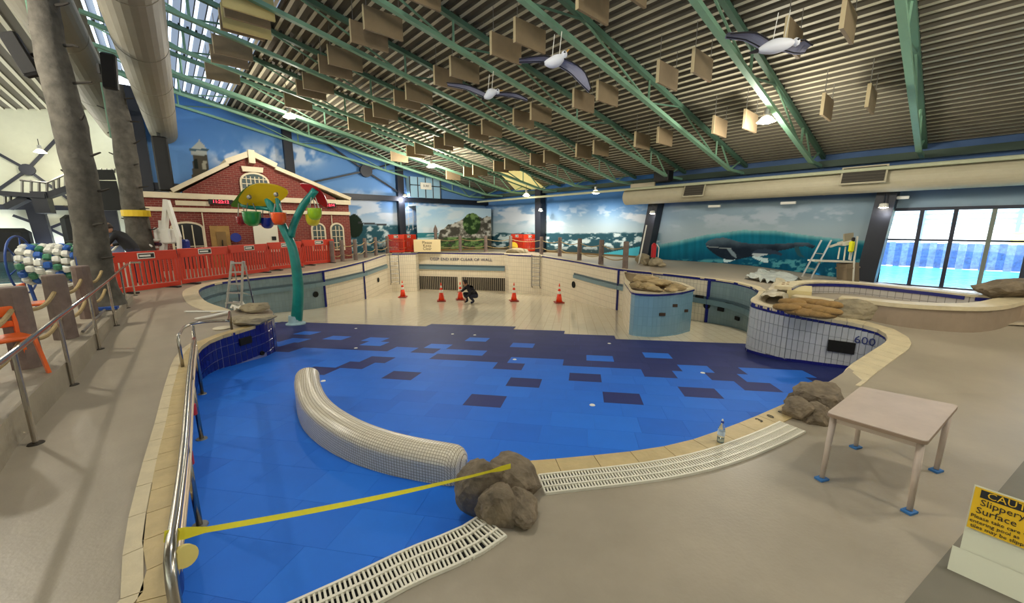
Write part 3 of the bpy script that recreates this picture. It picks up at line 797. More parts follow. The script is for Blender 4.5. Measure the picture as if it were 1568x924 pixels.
# high blue window beside the column
mb = MB(); a = atr(624, 303, R1-.45); 
wa, wb_, wt, wz = E1.dot(atr(625, 290, R1-.45)), E1.dot(atr(671, 290, R1-.45)), ztop(atr(640, 300, R1-.45), 272), ztop(atr(640, 300, R1-.45), 303)
mb.box(SR((wa+wb_)/2, R1-.45, (wt+wz)/2), (wb_-wa, .5, wt-wz), M=Matrix((E1, E2, Vector((0,0,1)))).transposed())
wnd = struct('window_1', mb, mat('screen_pale_blue', (150, 190, 215), .4), 'pale blue glazed control room window high on the end wall')
for k in range(5):
    s = wa+(wb_-wa)*k/4; obj('mullion', MB().bar(SR(s, R1-.72, wz), SR(s, R1-.72, wt), .05), dark_steel, wnd)
obj('mullion', MB().bar(SR(wa, R1-.72, wz+.6*(wt-wz)), SR(wb_, R1-.72, wz+.6*(wt-wz)), .05), dark_steel, wnd)
sm = MB(); sc_ = SR((wa+wb_)/2, R1-.78, wz+.58*(wt-wz)); sm.box(sc_, (.8, .04, .42), M=Matrix((E1, E2, Vector((0,0,1)))).transposed()); sg = obj('sign', sm, whitep, wnd)
put_text('SURF', .2, black, sc_-E2*.03, E1, (0,0,1), wnd)

# right wall columns (they lean slightly)
def col_right(t, b, w, label, off=.35):
    pt = ats(*t, S2-off); pb = ats(*b, S2-off)
    d = pb-pt; pb2 = pt+d*((pt.z-.1)/(pt.z-pb.z)); pt2 = pt-d*(.9/(-d.z)) if d.z else pt
    return struct('trim_column', MB().bar(pb2, pt2, .5, w, up=E1), dark_steel, label)
col_right((827,312), (827,388), .45, 'dark column on the right wall beside the red barrier')
col_right((1003,322), (986,408), .6, 'dark leaning column left of the whale painting')
col_right((1357,310), (1326,430), .75, 'dark leaning column between the whale painting and the window')

# ---------------------------------------------------------------- big window and the outdoors behind it
wf = mat('window_frame_dark', (40, 44, 60), .5)
wr0, wr1_ = 1.85, -9.0; wz0, wz1 = .08, 2.62
win = thing('window_2', 'big glazed wall looking out on an outdoor pool', 'window', SR(S2, wr0, wz0)); win['kind'] = 'structure'
o0 = SR(S2, wr0, wz0)
def wpt(r, z): return SR(S2, r, z)-o0
rs_ = [E2.dot(ats(x, 380, S2)) for x in (1352, 1402, 1453, 1511)]
st = rs_[2]-rs_[3]; k = rs_[3]
while k > wr1_: k -= st; rs_.append(k)
for i, r in enumerate(rs_): obj('mullion', MB().bar(wpt(r, 0+wz0-.05), wpt(r, wz1), .1 if i else .06, .07, up=E1), wf if i != 3 else mat('frame_green_grey', (120, 128, 116), .5), win)
obj('transom', MB().bar(wpt(wr0, 1.62), wpt(wr1_, 1.62), .05, .06, up=(0,0,1)), wf, win)
for z in (wz0, wz1): obj('frame_rail', MB().bar(wpt(wr0, z), wpt(wr1_, z), .1, .1), wf, win)
for a, b in zip([wr0]+rs_[1:], rs_[1:]):
    for z0, z1 in ((wz0, 1.62), (1.62, wz1)):
        obj('pane', MB().box((wpt(a, z0)+wpt(b, z1))/2, (.012, abs(b-a)-.08, z1-z0-.05), M=Matrix((E1, E2, Vector((0,0,1)))).transposed()), glass, win)
# outdoors
og = mat('outdoor_paving', (214, 214, 208), .8); ow = mat('outdoor_pool_water', (70, 178, 205), .15, var=.35, scale=2.2, bump=1.0, bscale=4)
M3 = Matrix((E1, E2, Vector((0, 0, 1)))).transposed()
struct('ground_outside', MB().box(SR(S2+30, 2, -.12), (60, 90, .1), M=M3), og, 'pale paving outside the window')
pw = struct('outdoor_water', MB().box(SR(S2+5.4, -3, -.02), (9.6, 24, .1), M=M3), ow, 'rippled turquoise water of the outdoor pool')
fm = mat('outdoor_fence_blue', (48, 74, 120), .7, var=.45, scale=7)
T = thing('screen_fence', 'dark blue ribbed screen fence across the outdoor pool', 'fence', SR(S2+10.6, 6, 0))
for k in range(100):
    c = -E2*(k*.25)+Vector((0, 0, .62+.02*(k % 3))); obj('slat', MB().box(c, (.08, .248, 1.24), M=M3), fm if k % 2 else mat('outdoor_fence_grey', (88, 104, 128), .7, var=.4, scale=8), T)
hill = mat('dry_grass_bank', (190, 190, 70), .9, var=.25, scale=1.5)
q = MB(); 
for k in range(15): q.v += [tuple(SR(S2+13, -1.6-k*1.5, 1.0)), tuple(SR(S2+17, -1.6-k*1.5, 1.75+.15*math.sin(k)))]
for k in range(14): q.f.append((2*k, 2*k+1, 2*k+3, 2*k+2)); q.mi.append(0)
struct('ground_bank', q, hill, 'yellow-green grass bank beyond the outdoor fence')
T = thing('louvred_building', 'white outdoor building with horizontal louvres beyond the pool', 'building', SR(S2+20, 2, 0))
obj('wall', MB().box(Vector((0,0,2.5)), (.3, 44, 5), M=M3), whitep, T)
for k in range(9): obj('louvre', MB().box(-E1*.25+Vector((0,0,2.3+k*.32)), (.2, 44, .1), M=M3), mat('louvre_blue', (120, 160, 190), .6), T)
for k in range(8): obj('downpipe', MB().box(-E1*.35+E2*(8-k*4)+Vector((0,0,2.5)), (.12, .16, 5), M=M3), mat('pipe_grey', (96, 112, 140), .6), T)

# ---------------------------------------------------------------- other walls of the shell
plain = mat('shell_wall', (150, 150, 140), .8)
struct('wall_back_hall', MB().box(SR(2, -9.2, 3.5), (42, .2, 9), M=M3), plain, 'plain wall behind the viewer')
struct('wall_left_hall', MB().box(SR(-18.2, 12, 4), (.2, 48, 9.5), M=M3), hallwall, 'far side wall of the other hall')
struct('wall_window_lower', MB().box(SR(S2+.05, -9.1, 2), (.1, .3, 4.5), M=M3), plain, 'end of the window wall')
RH = 33.0
hw = struct('wall_far_hall', MB().box(SR(-9, RH, 4), (18, .2, 9), M=M3), hallwall, 'cream end wall of the other swimming hall')
struct('wall_hall_side', MB().box(SR(-.15, (R1+RH)/2, 4.2), (.2, RH-R1, 8.4), M=M3), hallwall, 'cream side wall beyond the dark column')

# ---------------------------------------------------------------- ribbed roof
def zroof(s): return 4.62+.2*(S2-s) if s > -1 else 4.62+.2*(S2+1)-.16*(-1-s)
def ribs(name, s0, s1, r0, r1, label, pitch=.27, skip=None):
    P = MB(); s = s0
    def strip(a, za, b, zb, m):
        P.cur = m; P.add([SR(a, r0, za), SR(b, r0, zb), SR(b, r1, zb), SR(a, r1, za)], [(0,1,2,3)])
    while s < s1-1e-6:
        z = zroof(s+.0001); w = pitch*.30; b = s+w; zb = zroof(b); c = s+pitch
        sk = 2 if (skip and skip(s)) else 0
        strip(s, z, b, zb, sk); strip(b, zb, b+.015, zb+.07, 1); strip(b+.015, zb+.07, c-.015, zroof(c)+.07, 1 if not sk else 3); strip(c-.015, zroof(c)+.07, c, zroof(c), 1); s = c
    return struct(name, P, [pan, flute, mat('skylight_sheet', (220, 232, 245), .5, emit=(214, 230, 255), estr=.85), mat('skylight_flute', (120, 136, 156), .6, emit=(180, 200, 230), estr=.3)], label)
ribs('ceiling', 2.9, 19.5, -9.3, R1, 'ribbed metal roof lining, cream pans and flutes with shade painted in')
ribs('ceiling_skylight', -1.0, 2.9, -9.3, R1, 'translucent ribbed skylight strip near the ridge', skip=lambda s: True)
ribs('ceiling_other_hall', -18.2, -1.0, -9.3, RH, 'ribbed roof of the other hall', pitch=.4)
# eave beam
struct('trim_eave', MB().bar(SR(S2-.3, R1, 4.3), SR(S2-.3, -9, 4.3), .2, .22), mat('eave_dark', (66, 82, 70), .7), 'dark green eave beam over the right wall')
struct('trim_conduit', MB().tube([SR(S2-1.5, R1-1, 3.86), SR(S2-1.5, -9, 3.86)], .06, 8), mat('conduit_pale', (186, 190, 160), .5), 'pale conduit running along the right eave')

# ---------------------------------------------------------------- roof trusses
ordinal = ['first', 'second', 'third', 'fourth', 'fifth', 'sixth', 'seventh', 'eighth', 'ninth', 'tenth', 'eleventh', 'twelfth', 'thirteenth']
rk = [1.25+2.6*k for k in range(-2, 10)]; rk[-1] = R1-.35
def zb(s): return 3.9+.2*(S2-s)
tr = None
Lw = list(reversed(rk))
def make_truss():
    T = thing('roof_truss', '', 'truss', (0, 0, 0), 0, 'green roof trusses')
    def P(s, z): return E1*s+Vector((0, 0, z))
    obj('bottom_chord', MB().bar(P(-1, zb(-1)), P(17.0, zb(17.0)), .13, .10).bar(P(17.0, zb(17.0)), P(18.7, zb(17.0)-.02), .1), green, T)
    obj('top_chord', MB().bar(P(-1, zroof(-.99)-.08), P(18.7, zroof(18.7)-.08), .12, .12), green_d, T)
    n = MB()
    for k in range(98): s = -.9+k*.2; n.box(P(s+.04, zroof(max(s, -.9))-.0), (.06, .14, .06), M=M3)
    o = obj('top_cleats', n, mat('cleat_dark', (52, 58, 48), .8), T); o['kind'] = 'stuff'
    for s in (1.2, 6.0, 10.8, 15.6):
        obj('web_post', MB().bar(P(s, zb(s)), P(s, zroof(s)-.1), .05), green, T)
        obj('web_diagonal', MB().bar(P(s, zb(s)), P(max(-1, s-3.0), zroof(max(-.99, s-3.0))-.1), .04), green, T)
        if s < 15: obj('web_diagonal', MB().bar(P(s, zb(s)), P(s+1.9, zroof(s+1.9)-.1), .04), green_d, T)
    obj('web_diagonal', MB().bar(P(17.0, zb(17.0)), P(16.0, zroof(16.0)-.1), .045).bar(P(17.0, zb(17.0)), P(18.0, zroof(18.0)-.1), .045), green, T)
    return T
tr = make_truss(); tr.location = E2*rk[0]
for i, r in enumerate(rk):
    t = tr if i == 0 else dup(tr, E2*r, 0)
    t['label'] = f'green steel roof truss, {ordinal[len(rk)-1-i]} counted from the end wall'

# ---------------------------------------------------------------- acoustic panels hung in pairs
def make_baffle():
    T = thing('acoustic_panel', '', 'panel')
    obj('board', MB().bbox((0, 0, 0), (.95, .06, .5), .004, M=M3), baffle, T)
    obj('edge_strip', MB().box(-E1*.48, (.012, .07, .51), M=M3), baffle_e, T)
    for s in (-.4, .4): obj('hanger', MB().bar(E1*s+Vector((0,0,.25)), E1*s+Vector((0,0,.8)), .012), galv, T)
    return T
bf = None; rows = [(13.1, 'row by right wall'), (9.8, 'second row from right wall'), (6.8, 'third row from right wall'), (4.5, 'fourth row from right wall'), (2.2, 'row nearest skylight')]
for s, rn in rows:
    for k in range(9):
        rc = 2.35+2.6*k
        for q, off in ((0, -.42), (1, .42)):
            r = rc+off
            if r > (20.6 if s > 9 else 18.2): continue
            p = SR(s, r, zb(s)-.02)
            x, y = proj(*p)
            if x < -200 or x > 1700 or y < -150: continue
            lab = f"{'farther' if q else 'nearer'} tan acoustic panel, {ordinal[8-k]} pair from end wall, {rn}"
            if bf is None: bf = make_baffle(); bf.location = p; o = bf
            else: o = dup(bf, p, 0)
            o['label'] = lab; o['group'] = 'acoustic panels hung under the roof'
# yellow panels near the top left
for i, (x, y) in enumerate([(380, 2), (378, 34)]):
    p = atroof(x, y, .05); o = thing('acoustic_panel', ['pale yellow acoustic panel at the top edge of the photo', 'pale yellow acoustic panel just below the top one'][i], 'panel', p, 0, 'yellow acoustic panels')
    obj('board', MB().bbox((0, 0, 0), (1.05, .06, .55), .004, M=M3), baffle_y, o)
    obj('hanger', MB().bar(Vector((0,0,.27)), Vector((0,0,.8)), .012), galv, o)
# perforated yellow sheet with painted-in glow on the roof above the far lamp
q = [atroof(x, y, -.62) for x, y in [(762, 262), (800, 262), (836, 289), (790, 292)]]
struct('ceiling_patch', MB().add(q, [(0,1,2,3)]), mat('pale_yellow_sheet', (230, 218, 150), .6, emit=(230, 215, 140), estr=.25), 'pale yellow roof sheet with painted-in glow above the far lamp')

# ---------------------------------------------------------------- air ducts
def duct(name, a, b, r, m, label, ribs_=3.0, cap=True):
    T = thing(name, label, 'duct', a); a0 = Vector(a); d = Vector(b)-a0; L = d.length; u = d/L
    obj('pipe', MB().tube([Vector((0,0,0)), d], r, 28), m, T, smooth=False)
    n = int(L/ribs_)
    for k in range(1, n): obj('seam', MB().tube([u*(k*ribs_-.03), u*(k*ribs_+.03)], r*1.015, 28), m, T)
    return T
duct('air_duct', SR(-.62, -8, 6.25), SR(.55, R1-.1, 6.25), .5, duct_m, 'fat beige air duct running overhead to the blue end wall')
duct('air_duct', SR(-1.85, -8, 7.0), SR(-1.15, R1+5, 7.0), .55, duct_m, 'second beige air duct tucked left of the fat one')
D2 = duct('air_duct', SR(S2-1.05, -8.5, 3.52), SR(S2-1.05, 11.5, 3.52), .37, duct_w, 'long cream air duct along the right wall above the whale')
for x, y in [(1063, 291), (1322, 268)]:
    p = ats(x, y, S2-1.5)
    T = thing('air_grille', 'dark louvred outlet on the right duct, ' + ('over the whale' if x < 1200 else 'by the window'), 'grille', p, 0, 'outlets on the right duct')
    R = M3 @ Matrix.Rotation(math.radians(18), 3, 'Y')
    obj('frame', MB().box((0,0,0), (.04, 1.15 if x > 1200 else .9, .6), M=R), duct_w, T)
    obj('mesh', MB().box(R @ Vector((-.03,0,0)), (.02, 1.05 if x > 1200 else .8, .5), M=R), mat('louvre_dark', (62, 58, 50), .8), T)
    for k in range(5): obj('blade', MB().box(R @ Vector((-.045,0,-.2+k*.1)), (.015, 1.05 if x > 1200 else .8, .015), M=R), mat('blade_dark', (88, 82, 70), .7), T)
hq = atr(40, 126, 16)
duct('air_duct', SR(-16, 16, hq.z), SR(-2.6, 16, hq.z), .3, duct_w, 'cream cross duct high in the other hall', 30)

# ---------------------------------------------------------------- high bay lamps
def lamp(p, label, power=1.0, area=False, size=.3, visible=True, group='high bay lamps'):
    T = thing('high_bay_lamp', label, 'lamp', p, 0, group)
    obj('housing', MB().lathe([(.001,.34),(.07,.33),(.08,.2),(.05,.14),(.001,.14)], (0,0,0), 12), alu, T)
    obj('shade', MB().lathe([(.05,.16),(.12,.13),(.2,.03),(.23,0),(.22,0),(.19,.02),(.10,.12),(.04,.14)], (0,0,0), 20), mat('shade_glow', (240, 232, 200), .5, emit=(255, 240, 200), estr=1.2), T, smooth=True)
    obj('lens', MB().lathe([(.001,.02),(.19,.02),(.12,-.03),(.001,-.045)], (0,0,0), 16), lamp_e, T)
    obj('hanger', MB().bar((0,0,.34), (0,0,.62), .02), black, T)
    L = bpy.data.lights.new('lamp_light', 'AREA' if area else 'POINT'); L.energy = LAMP_W*power; L.color = (1, .93, .80)
    if area: L.shape = 'DISK'; L.size = .5
    else: L.shadow_soft_size = size
    lo = bpy.data.objects.new('lamp_light', L); COL.objects.link(lo); lo.parent = T; lo.location = (0, 0, -.35)
    return T
for (x, y), lab in zip([(443,180),(1173,187),(912,296),(806,300),(660,256)], ['glowing high bay lamp above the blue end wall, left','large glowing high bay lamp over the whale side','glowing high bay lamp near the eave, right of centre','glowing high bay lamp by the pale yellow roof sheet','small glowing high bay lamp above the corner window']):
    lamp(atroof(x, y, .35), lab, {912: .28, 806: .7, 660: 2.6}.get(x, 1.3), area=x in (912, 806))
for i, (s, r, z) in enumerate([(4.5, -3.5, 5.9), (11, -5, 4.6), (1.5, 4.0, 6.6), (7.5, -1.5, 5.6), (-3.6, 11.1, 6.2), (16, 3.5, 3.7)]):  # lamps added out of view for even light and the handrail's shadow
    if s == 16: continue
    lamp(SR(s, r, z), f'added high bay lamp out of view, {ordinal[i]} of the unseen ones', 2.0 if s == -3.6 else 1.0, size=.1 if s == -3.6 else .3)
for i, (s, r) in enumerate([(-5, 11), (-6, 18), (-5, 25), (-11, 14), (-11, 22), (-12, 29), (-4, 30)]):  # lamps added to brighten the other hall
    lamp(SR(s, r, 5.6), f'added high bay lamp in the other hall, {ordinal[i]}', .8)
# ================================================================ raised terrace on the left with its kerb
kpx = [(-70, 745), (16, 634), (112, 545), (182, 473), (193, 461), (203, 452)]
kp = [atz(*p, .31) for p in kpx]; kp[-1] = atz(203, 452, .31); last = kp[-1]
poly = [(p.x, p.y) for p in kp]+[(last.x-.6, last.y+.35), (last.x-2.5, last.y+.4), (-14.5, 13.5), (-19, 13.5), (-19, -5), (kp[0].x-.5, -5)]
struct('terrace', MB().prism(poly, -.2, .31), concrete2, 'raised concrete terrace behind the left kerb')
# other hall: pool water and its rim
struct('hall_pool_rim', MB().box(SR(-8, 24, .36), (12, 12.4, .12), M=M3), whitep, 'white rim of the swimming pool in the other hall')
struct('hall_water', MB().box(SR(-8, 24, .38), (11.2, 11.6, .12), M=M3), mat('hall_water', (20, 96, 112), .08, var=.3, scale=1.5, bump=.4, bscale=5), 'green-blue water of the pool in the other hall')

# kerb handrail
def handrail(posts, label, r=.024):
    T = thing('handrail', label, 'handrail', posts[0][0]); o = posts[0][0].copy()
    tops = []
    for p, z in posts:
        t = Vector((p.x, p.y, z)); tops.append(t-o)
        obj('post', MB().tube([p-o, t-o], r*.85, 10), steel, T); obj('base_plate', MB().lathe([(.001, .01), (.055, .01), (.06, 0)], p-o, 12), mat('plate_dark', (60, 54, 46), .5, metal=.6), T)
    return T, tops, o
pp = []
for b, ty in [((-60,850),790), ((55,680),545), ((112,590),490), ((153,535),455), ((178,499),430), ((195,472),412), ((207,453),402)]:
    p = gd(*b); pp.append((p, p.z+.9))
T, tops, o = handrail(pp, 'long stainless handrail on posts beside the raised kerb on the left')
obj('top_rail', MB().tube([tops[0]+(tops[0]-tops[1])*.6]+tops+[tops[-1]+Vector((.02, .3, -.02))], .026, 10), steel, T)

# ---------------------------------------------------------------- rope posts
def rope_post(p, h, w, label, grp, top='flat'):
    T = thing('rope_post', label, 'post', p, random.uniform(-.2, .2), grp)
    n = 10; mb = MB(); mb.lathe([(w*.52, 0), (w*.5, h*.3), (w*.5, h*.7), (w*.48, h-.02), (w*.42, h)], (0,0,0), 10)
    obj('post_body', mb, timber, T)
    return T
def rope_run(a, b, label, grp, sag=.12, r=.016):
    P = [a.lerp(b, k/8)-Vector((0, 0, sag*4*(k/8)*(1-k/8))) for k in range(9)]; o = P[0].copy()
    return tag(obj('rope', MB().tube([q-o for q in P], r, 7), rope, loc=o), label, 'rope', grp)
lp = []
for (x, y, ty, w), nm in zip([(45,562,440,.27), (102,518,418,.27), (138,487,412,.26)], ['largest grey post on the left terrace, nearest the viewer', 'second grey post on the left terrace, in front of the blue reel', 'third grey post on the left terrace, by the blue plank']):
    p = atz(x, y, .31); lp.append((p, 1.0)); rope_post(p, 1.0, w, nm, 'posts of the left rope fence')
pm = lp[0][0]-(lp[1][0]-lp[0][0])*1.0; lp = [(pm, 1.0)]+lp; rope_post(pm, 1.0, .27, 'grey post on the left terrace outside the picture edge', 'posts of the left rope fence')
tb = atz(166, 470, .31); lp.append((tb, 1.0))
for i in range(4):
    for z, lv in ((.78, 'upper'), (.38, 'lower')):
        rope_run(lp[i][0]+Vector((0,0,z)), lp[i+1][0]+Vector((0,0,z)), f"{lv} thick tan rope, {['left of the nearest post','between the first and second post','between the second and third post','between the third post and the tree trunk'][i]}", 'ropes of the left fence', .16, .026)
bp = []
BPX = [(510,404),(525,402),(545,400),(560,396),(576,393),(594,389.5),(632,387.5),(668,387),(705,387),(744,387),(782,388),(829,391),(857,394),(887,400),(920,406),(957,413)]
prev = None
for i, (x, y) in enumerate(BPX):
    p = gd(x, y-1.5)
    h = 1.05 if i != 7 else 1.3
    T = rope_post(p, h, .22 if i > 5 else .2, f"weathered grey post on the deep end rim, {['leftmost','2nd from left','3rd from left','4th from left','5th from left','6th from left','7th from left','8th from left, with pointed top','9th from left','10th from left','11th from left','12th from left, by the dark column','13th from left','14th from left','15th from left','rightmost, beside the planter'][i]}", 'posts along the deep end')
    if i == 7: obj('pointed_cap', MB().lathe([(.15, 1.28), (.12, 1.5), (.01, 1.75)], (0,0,0), 8), timber, T)
    if prev is not None:
        for z, lv in ((.85, 'upper'), (.4, 'lower')):
            rope_run(prev+Vector((0,0,z)), p+Vector((0,0,z)), f"{lv} rope on the deep end rim, {['first','second','third','fourth','fifth','sixth','seventh','eighth','ninth','tenth','eleventh','twelfth','thirteenth','fourteenth','fifteenth'][i-1]} span from the left", 'ropes along the deep end', .14, .02)
    prev = p

# ---------------------------------------------------------------- dead tree trunks
def trunk(base, top, r0, r1, label, seed):
    r = random.Random(seed); T = thing('tree_trunk', label, 'tree trunk', base); d = Vector(top)-Vector(base)
    n, m = 34, 16; V = []; F = []
    for i in range(n+1):
        t = i/n; c = d*t+Vector((.06*math.sin(t*9+seed), .05*math.sin(t*7), 0))
        rr = r0+(r1-r0)*t+.22*r0*math.exp(-t*28)
        for k in range(m):
            a = 2*math.pi*k/m; q = rr*(1+.16*(float(fbm(np.array([k*.9+seed*3]), np.array([i*.35]), 3)[0])-.5)*2)
            V.append(c+Vector((q*math.cos(a), q*math.sin(a), 0)))
    for i in range(n):
        for k in range(m): F.append((i*m+k, i*m+(k+1) % m, (i+1)*m+(k+1) % m, (i+1)*m+k))
    obj('bark', MB().add(V, F), mat('bark_grey', (84, 80, 72), .9, var=.45, scale=4, bump=1.0, bscale=7), T, smooth=True)
    for k in range(15):
        t = .16+.055*k; a = r.uniform(-.6, .5)+(math.pi if k % 2 else 0); c = d*t; u = Vector((math.cos(a), math.sin(a)*.6, .12)).normalized(); rr = r0+(r1-r0)*t
        obj('branch_stub', MB().tube([c+u*rr*.7, c+u*(rr+.1), c+u*(rr+r.uniform(.16, .34))+Vector((0,0,r.uniform(-.05,.08)))], [.03, .024, .015], 6), mat('stub_dark', (44, 40, 34), .9), T)
    obj('green_pipe', MB().tube([d*.74+Vector((-r1*.9, -r1*.5, 0)), d*1.0+Vector((-r1*.9, -r1*.5, 0))], .05, 8), green_d, T)
    return T
b1 = atz(160, 468, .31)
def vtop(b, z): return Vector((b.x, b.y, z))
T1_ = trunk(b1, vtop(b1, 6.7), .29, .22, 'large bare tree trunk on the left terrace in front of the orange barriers', 3)
b2 = SR(-1.6, 16.6, .3); b2 = Vector((-1, .985, 0)).normalized(); 
rr2 = ray(216, 372); y2 = 13.2; b2 = Vector((rr2.x/rr2.y*y2, y2, .25))
T2_ = trunk(b2, vtop(b2, 6.4), .33, .25, 'second bare tree trunk, standing behind the orange barriers', 8)
yb = MB(); zy = ztop(b2, 327); yb.lathe([(.36, -.1), (.36, .1)], (0,0,0), 18); ys = obj('yellow_notice', yb, mat('notice_yellow', (224, 190, 30), .5), T2_, loc=Vector((0,0,zy-b2.z)))
ys['label'] = 'yellow notice wrapped round the trunk'
# black loudspeakers on brackets
def speaker(px, py, y, w, h, tilt, label):
    p = aty(px, py, y); T = thing('loudspeaker', label, 'speaker', p, 0); R = Matrix.Rotation(tilt, 3, 'Y') @ Matrix.Rotation(.4, 3, 'Z')
    obj('cabinet', MB().bbox((0,0,0), (w, .14, h), .03, M=R), black, T)
    obj('grille', MB().bbox(R @ Vector((0, -.075, 0)), (w*.86, .02, h*.92), .008, M=R), mat('speaker_cloth', (26, 26, 26), .9), T)
    obj('bracket', MB().bar((0, .1, 0), (.28 if px < 100 else -.3, .15, .12), .05).box((.3 if px < 100 else -.32, .15, .1), (.06, .14, .2)), black, T)
speaker(32, 84, 8.4, .26, .85, math.radians(-24), 'black loudspeaker left of the big tree trunk')
speaker(168, 110, 9.5, .26, .75, math.radians(5), 'black loudspeaker between the two tree trunks')
p = atr(250, 252, R1-2.6); T = thing('loudspeaker', 'tall black speaker column hanging under the end of the fat duct', 'speaker', p); obj('cabinet', MB().bbox((0,0,0), (.5, .5, 2.1), .05, rz=.7), black, T); obj('bracket', MB().bar((0,0,1.0), (0,0,1.35), .08), black, T)

# ---------------------------------------------------------------- orange barriers
def make_barrier(w=1.96, h=1.14):
    T = thing('safety_barrier', '', 'barrier', (0,0,0), 0, 'orange plastic barriers')
    mb = MB(); mb.bbox((0, 0, h-.14), (w, .05, .28), .012); mb.bbox((0, 0, .1), (w, .05, .14), .012)
    mb.box((-w/2+.03, 0, h/2), (.06, .05, h-.3)); mb.box((w/2-.03, 0, h/2), (.06, .05, h-.3)); obj('panel_frame', mb, orange, T)
    b = MB().bbox((0,0,0), (.075, .045, h-.42), .01).mesh('upright_slat'); b.materials.append(orange)
    n = 13
    for i in range(n):
        o = bpy.data.objects.new('upright_slat', b); COL.objects.link(o); o.parent = T; o.location = (-w/2+(i+1)*w/(n+1), 0, h*.5-.03)
    for s in (-1, 1): obj('foot', MB().bbox((s*w*.33, 0, .02), (.13, .62, .04), .01), black, T)
    lb = obj('label_plate', MB().box((0, -.03, h-.13), (.46, .012, .17)), whitep, T)
    obj('label_field', MB().box((0, -.038, h-.13), (.42, .006, .12)), black, lb)
    obj('label_mark', MB().box((-.04, -.043, h-.13), (.3, .004, .055)), whitep, lb)
    return T
BT = None
line = [atz(176, 449, .27), gd(320, 431), gd(440, 411.5), gd(514, 401.5)]
line = [Vector((p.x, p.y, 0)) for p in line]; S = arc(line); nb = max(1, round(S[-1]/2.0)); names = ['nearest the big tree trunk'] + [f'{ordinal[i]} along the line from the big tree trunk' for i in range(1, 12)]
for i in range(nb):
    a, _ = along(line, S, i*S[-1]/nb+.02); b, _ = along(line, S, (i+1)*S[-1]/nb-.02); c = (a+b)/2; c.z = deck_z(c.x, c.y)
    rz = math.atan2(b.y-a.y, b.x-a.x)
    if BT is None: BT = make_barrier((b-a).length); BT.location = c; BT.rotation_euler[2] = rz; o = BT
    else: o = dup(BT, c, rz)
    o['label'] = f'orange slotted plastic safety barrier, {names[i]}'
    o.location.z = c.z+.005
for (x, y, rz, lb) in [(601,388,.2,'bright orange barrier standing crooked left of the paper sign'), (622,387,-.35,'bright orange barrier next to the paper sign'), (812,386,.5,'orange barrier standing behind the deep end posts on the right'), (792,384,-.6,'dark orange barrier folded behind the other one on the right')]:
    p = gd(x, y+1); p.y += .9; p.z = deck_z(p.x, p.y); o = dup(BT, p, rz, lb); o.scale = (.55, 1, 1.0)

# ---------------------------------------------------------------- brick building
RF = 21.5
B = thing('brick_building', 'red brick boathouse front with a gable, cream bands and arched windows', 'building', SR(-.45, RF, .2)); bo = B.location.copy()
def bl(s, z, d=0.0): return SR(s, RF+d, z)-bo
def fpx(x, y): p = atr(x, y, RF); return E1.dot(p), p.z
FR = Matrix((E1, Vector((0, 0, 1)), -E2)).transposed() if False else Matrix((E1, E2, Vector((0,0,1)))).transposed()
s0, s1 = -.45, 7.46
gp = [fpx(384, 235), fpx(405, 262), fpx(352, 256), fpx(283, 287), fpx(533, 312)]
def slab(name, pts, d0, d1, m, parent=B, uvs=True):
    mb = MB(); n = len(pts); mb.uv = []
    for d in (d0, d1):
        for s, z in pts: mb.v.append(tuple(bl(s, z, d))); mb.uv.append((s, z))
    mb.f = [tuple(range(n)), tuple(range(2*n-1, n-1, -1))]+[(i, n+i, n+(i+1) % n, (i+1) % n) for i in range(n)]; mb.mi = [0]*len(mb.f)
    return obj(name, mb, m, parent)
slab('front_wall', [(s0, .1), (s1, .1), (s1, 3.3), (s0, 3.3)], 0, 2.6, brickm)
gs = fpx(384, 238); gl = fpx(290, 288); gr = (s1-.6, 3.5)
gl = (E1.dot(atr(280, 293, RF)), 3.5)
slab('gable_wall', [(gl[0], 3.3), (gr[0], 3.3), gr, (gs[0], gs[1]), gl], .05, 2.4, brickm)
slab('upper_band', [(s0-.05, 3.2), (s1+.08, 3.2), (s1+.08, 3.42), (s0-.05, 3.42)], -.12, 2.7, cream)
slab('lower_band', [(s0-.02, 2.68), (s1+.04, 2.68), (s1+.04, 2.84), (s0-.02, 2.84)], -.07, .02, cream)
def rake(a, b, w=.16): 
    return obj('raked_coping', MB().bar(bl(*a, 1.1), bl(*b, 1.1), 2.5, w, up=(0,0,1)), cream, B)
pk = (gs[0], gs[1]+.08)
rake((gl[0]-.35, gl[1]-.0), (gs[0]-.9, gs[1]-.46)); rake((gs[0]-.95, gs[1]-.38), pk, .22); rake(pk, (gs[0]+.95, gs[1]-.36), .22); rake((gs[0]+.9, gs[1]-.45), (s1+.1, 3.5))
slab('finial', [(gs[0]-.12, gs[1]-.35), (gs[0]+.12, gs[1]-.35), (gs[0]+.12, gs[1]+.2), (gs[0]-.12, gs[1]+.2)], -.22, .1, cream)
slab('stone_crest', [(gs[0]-.38, gs[1]-.72), (gs[0]+.38, gs[1]-.72), (gs[0]+.42, gs[1]-.5), (gs[0]-.42, gs[1]-.5)], -.08, .06, cream)
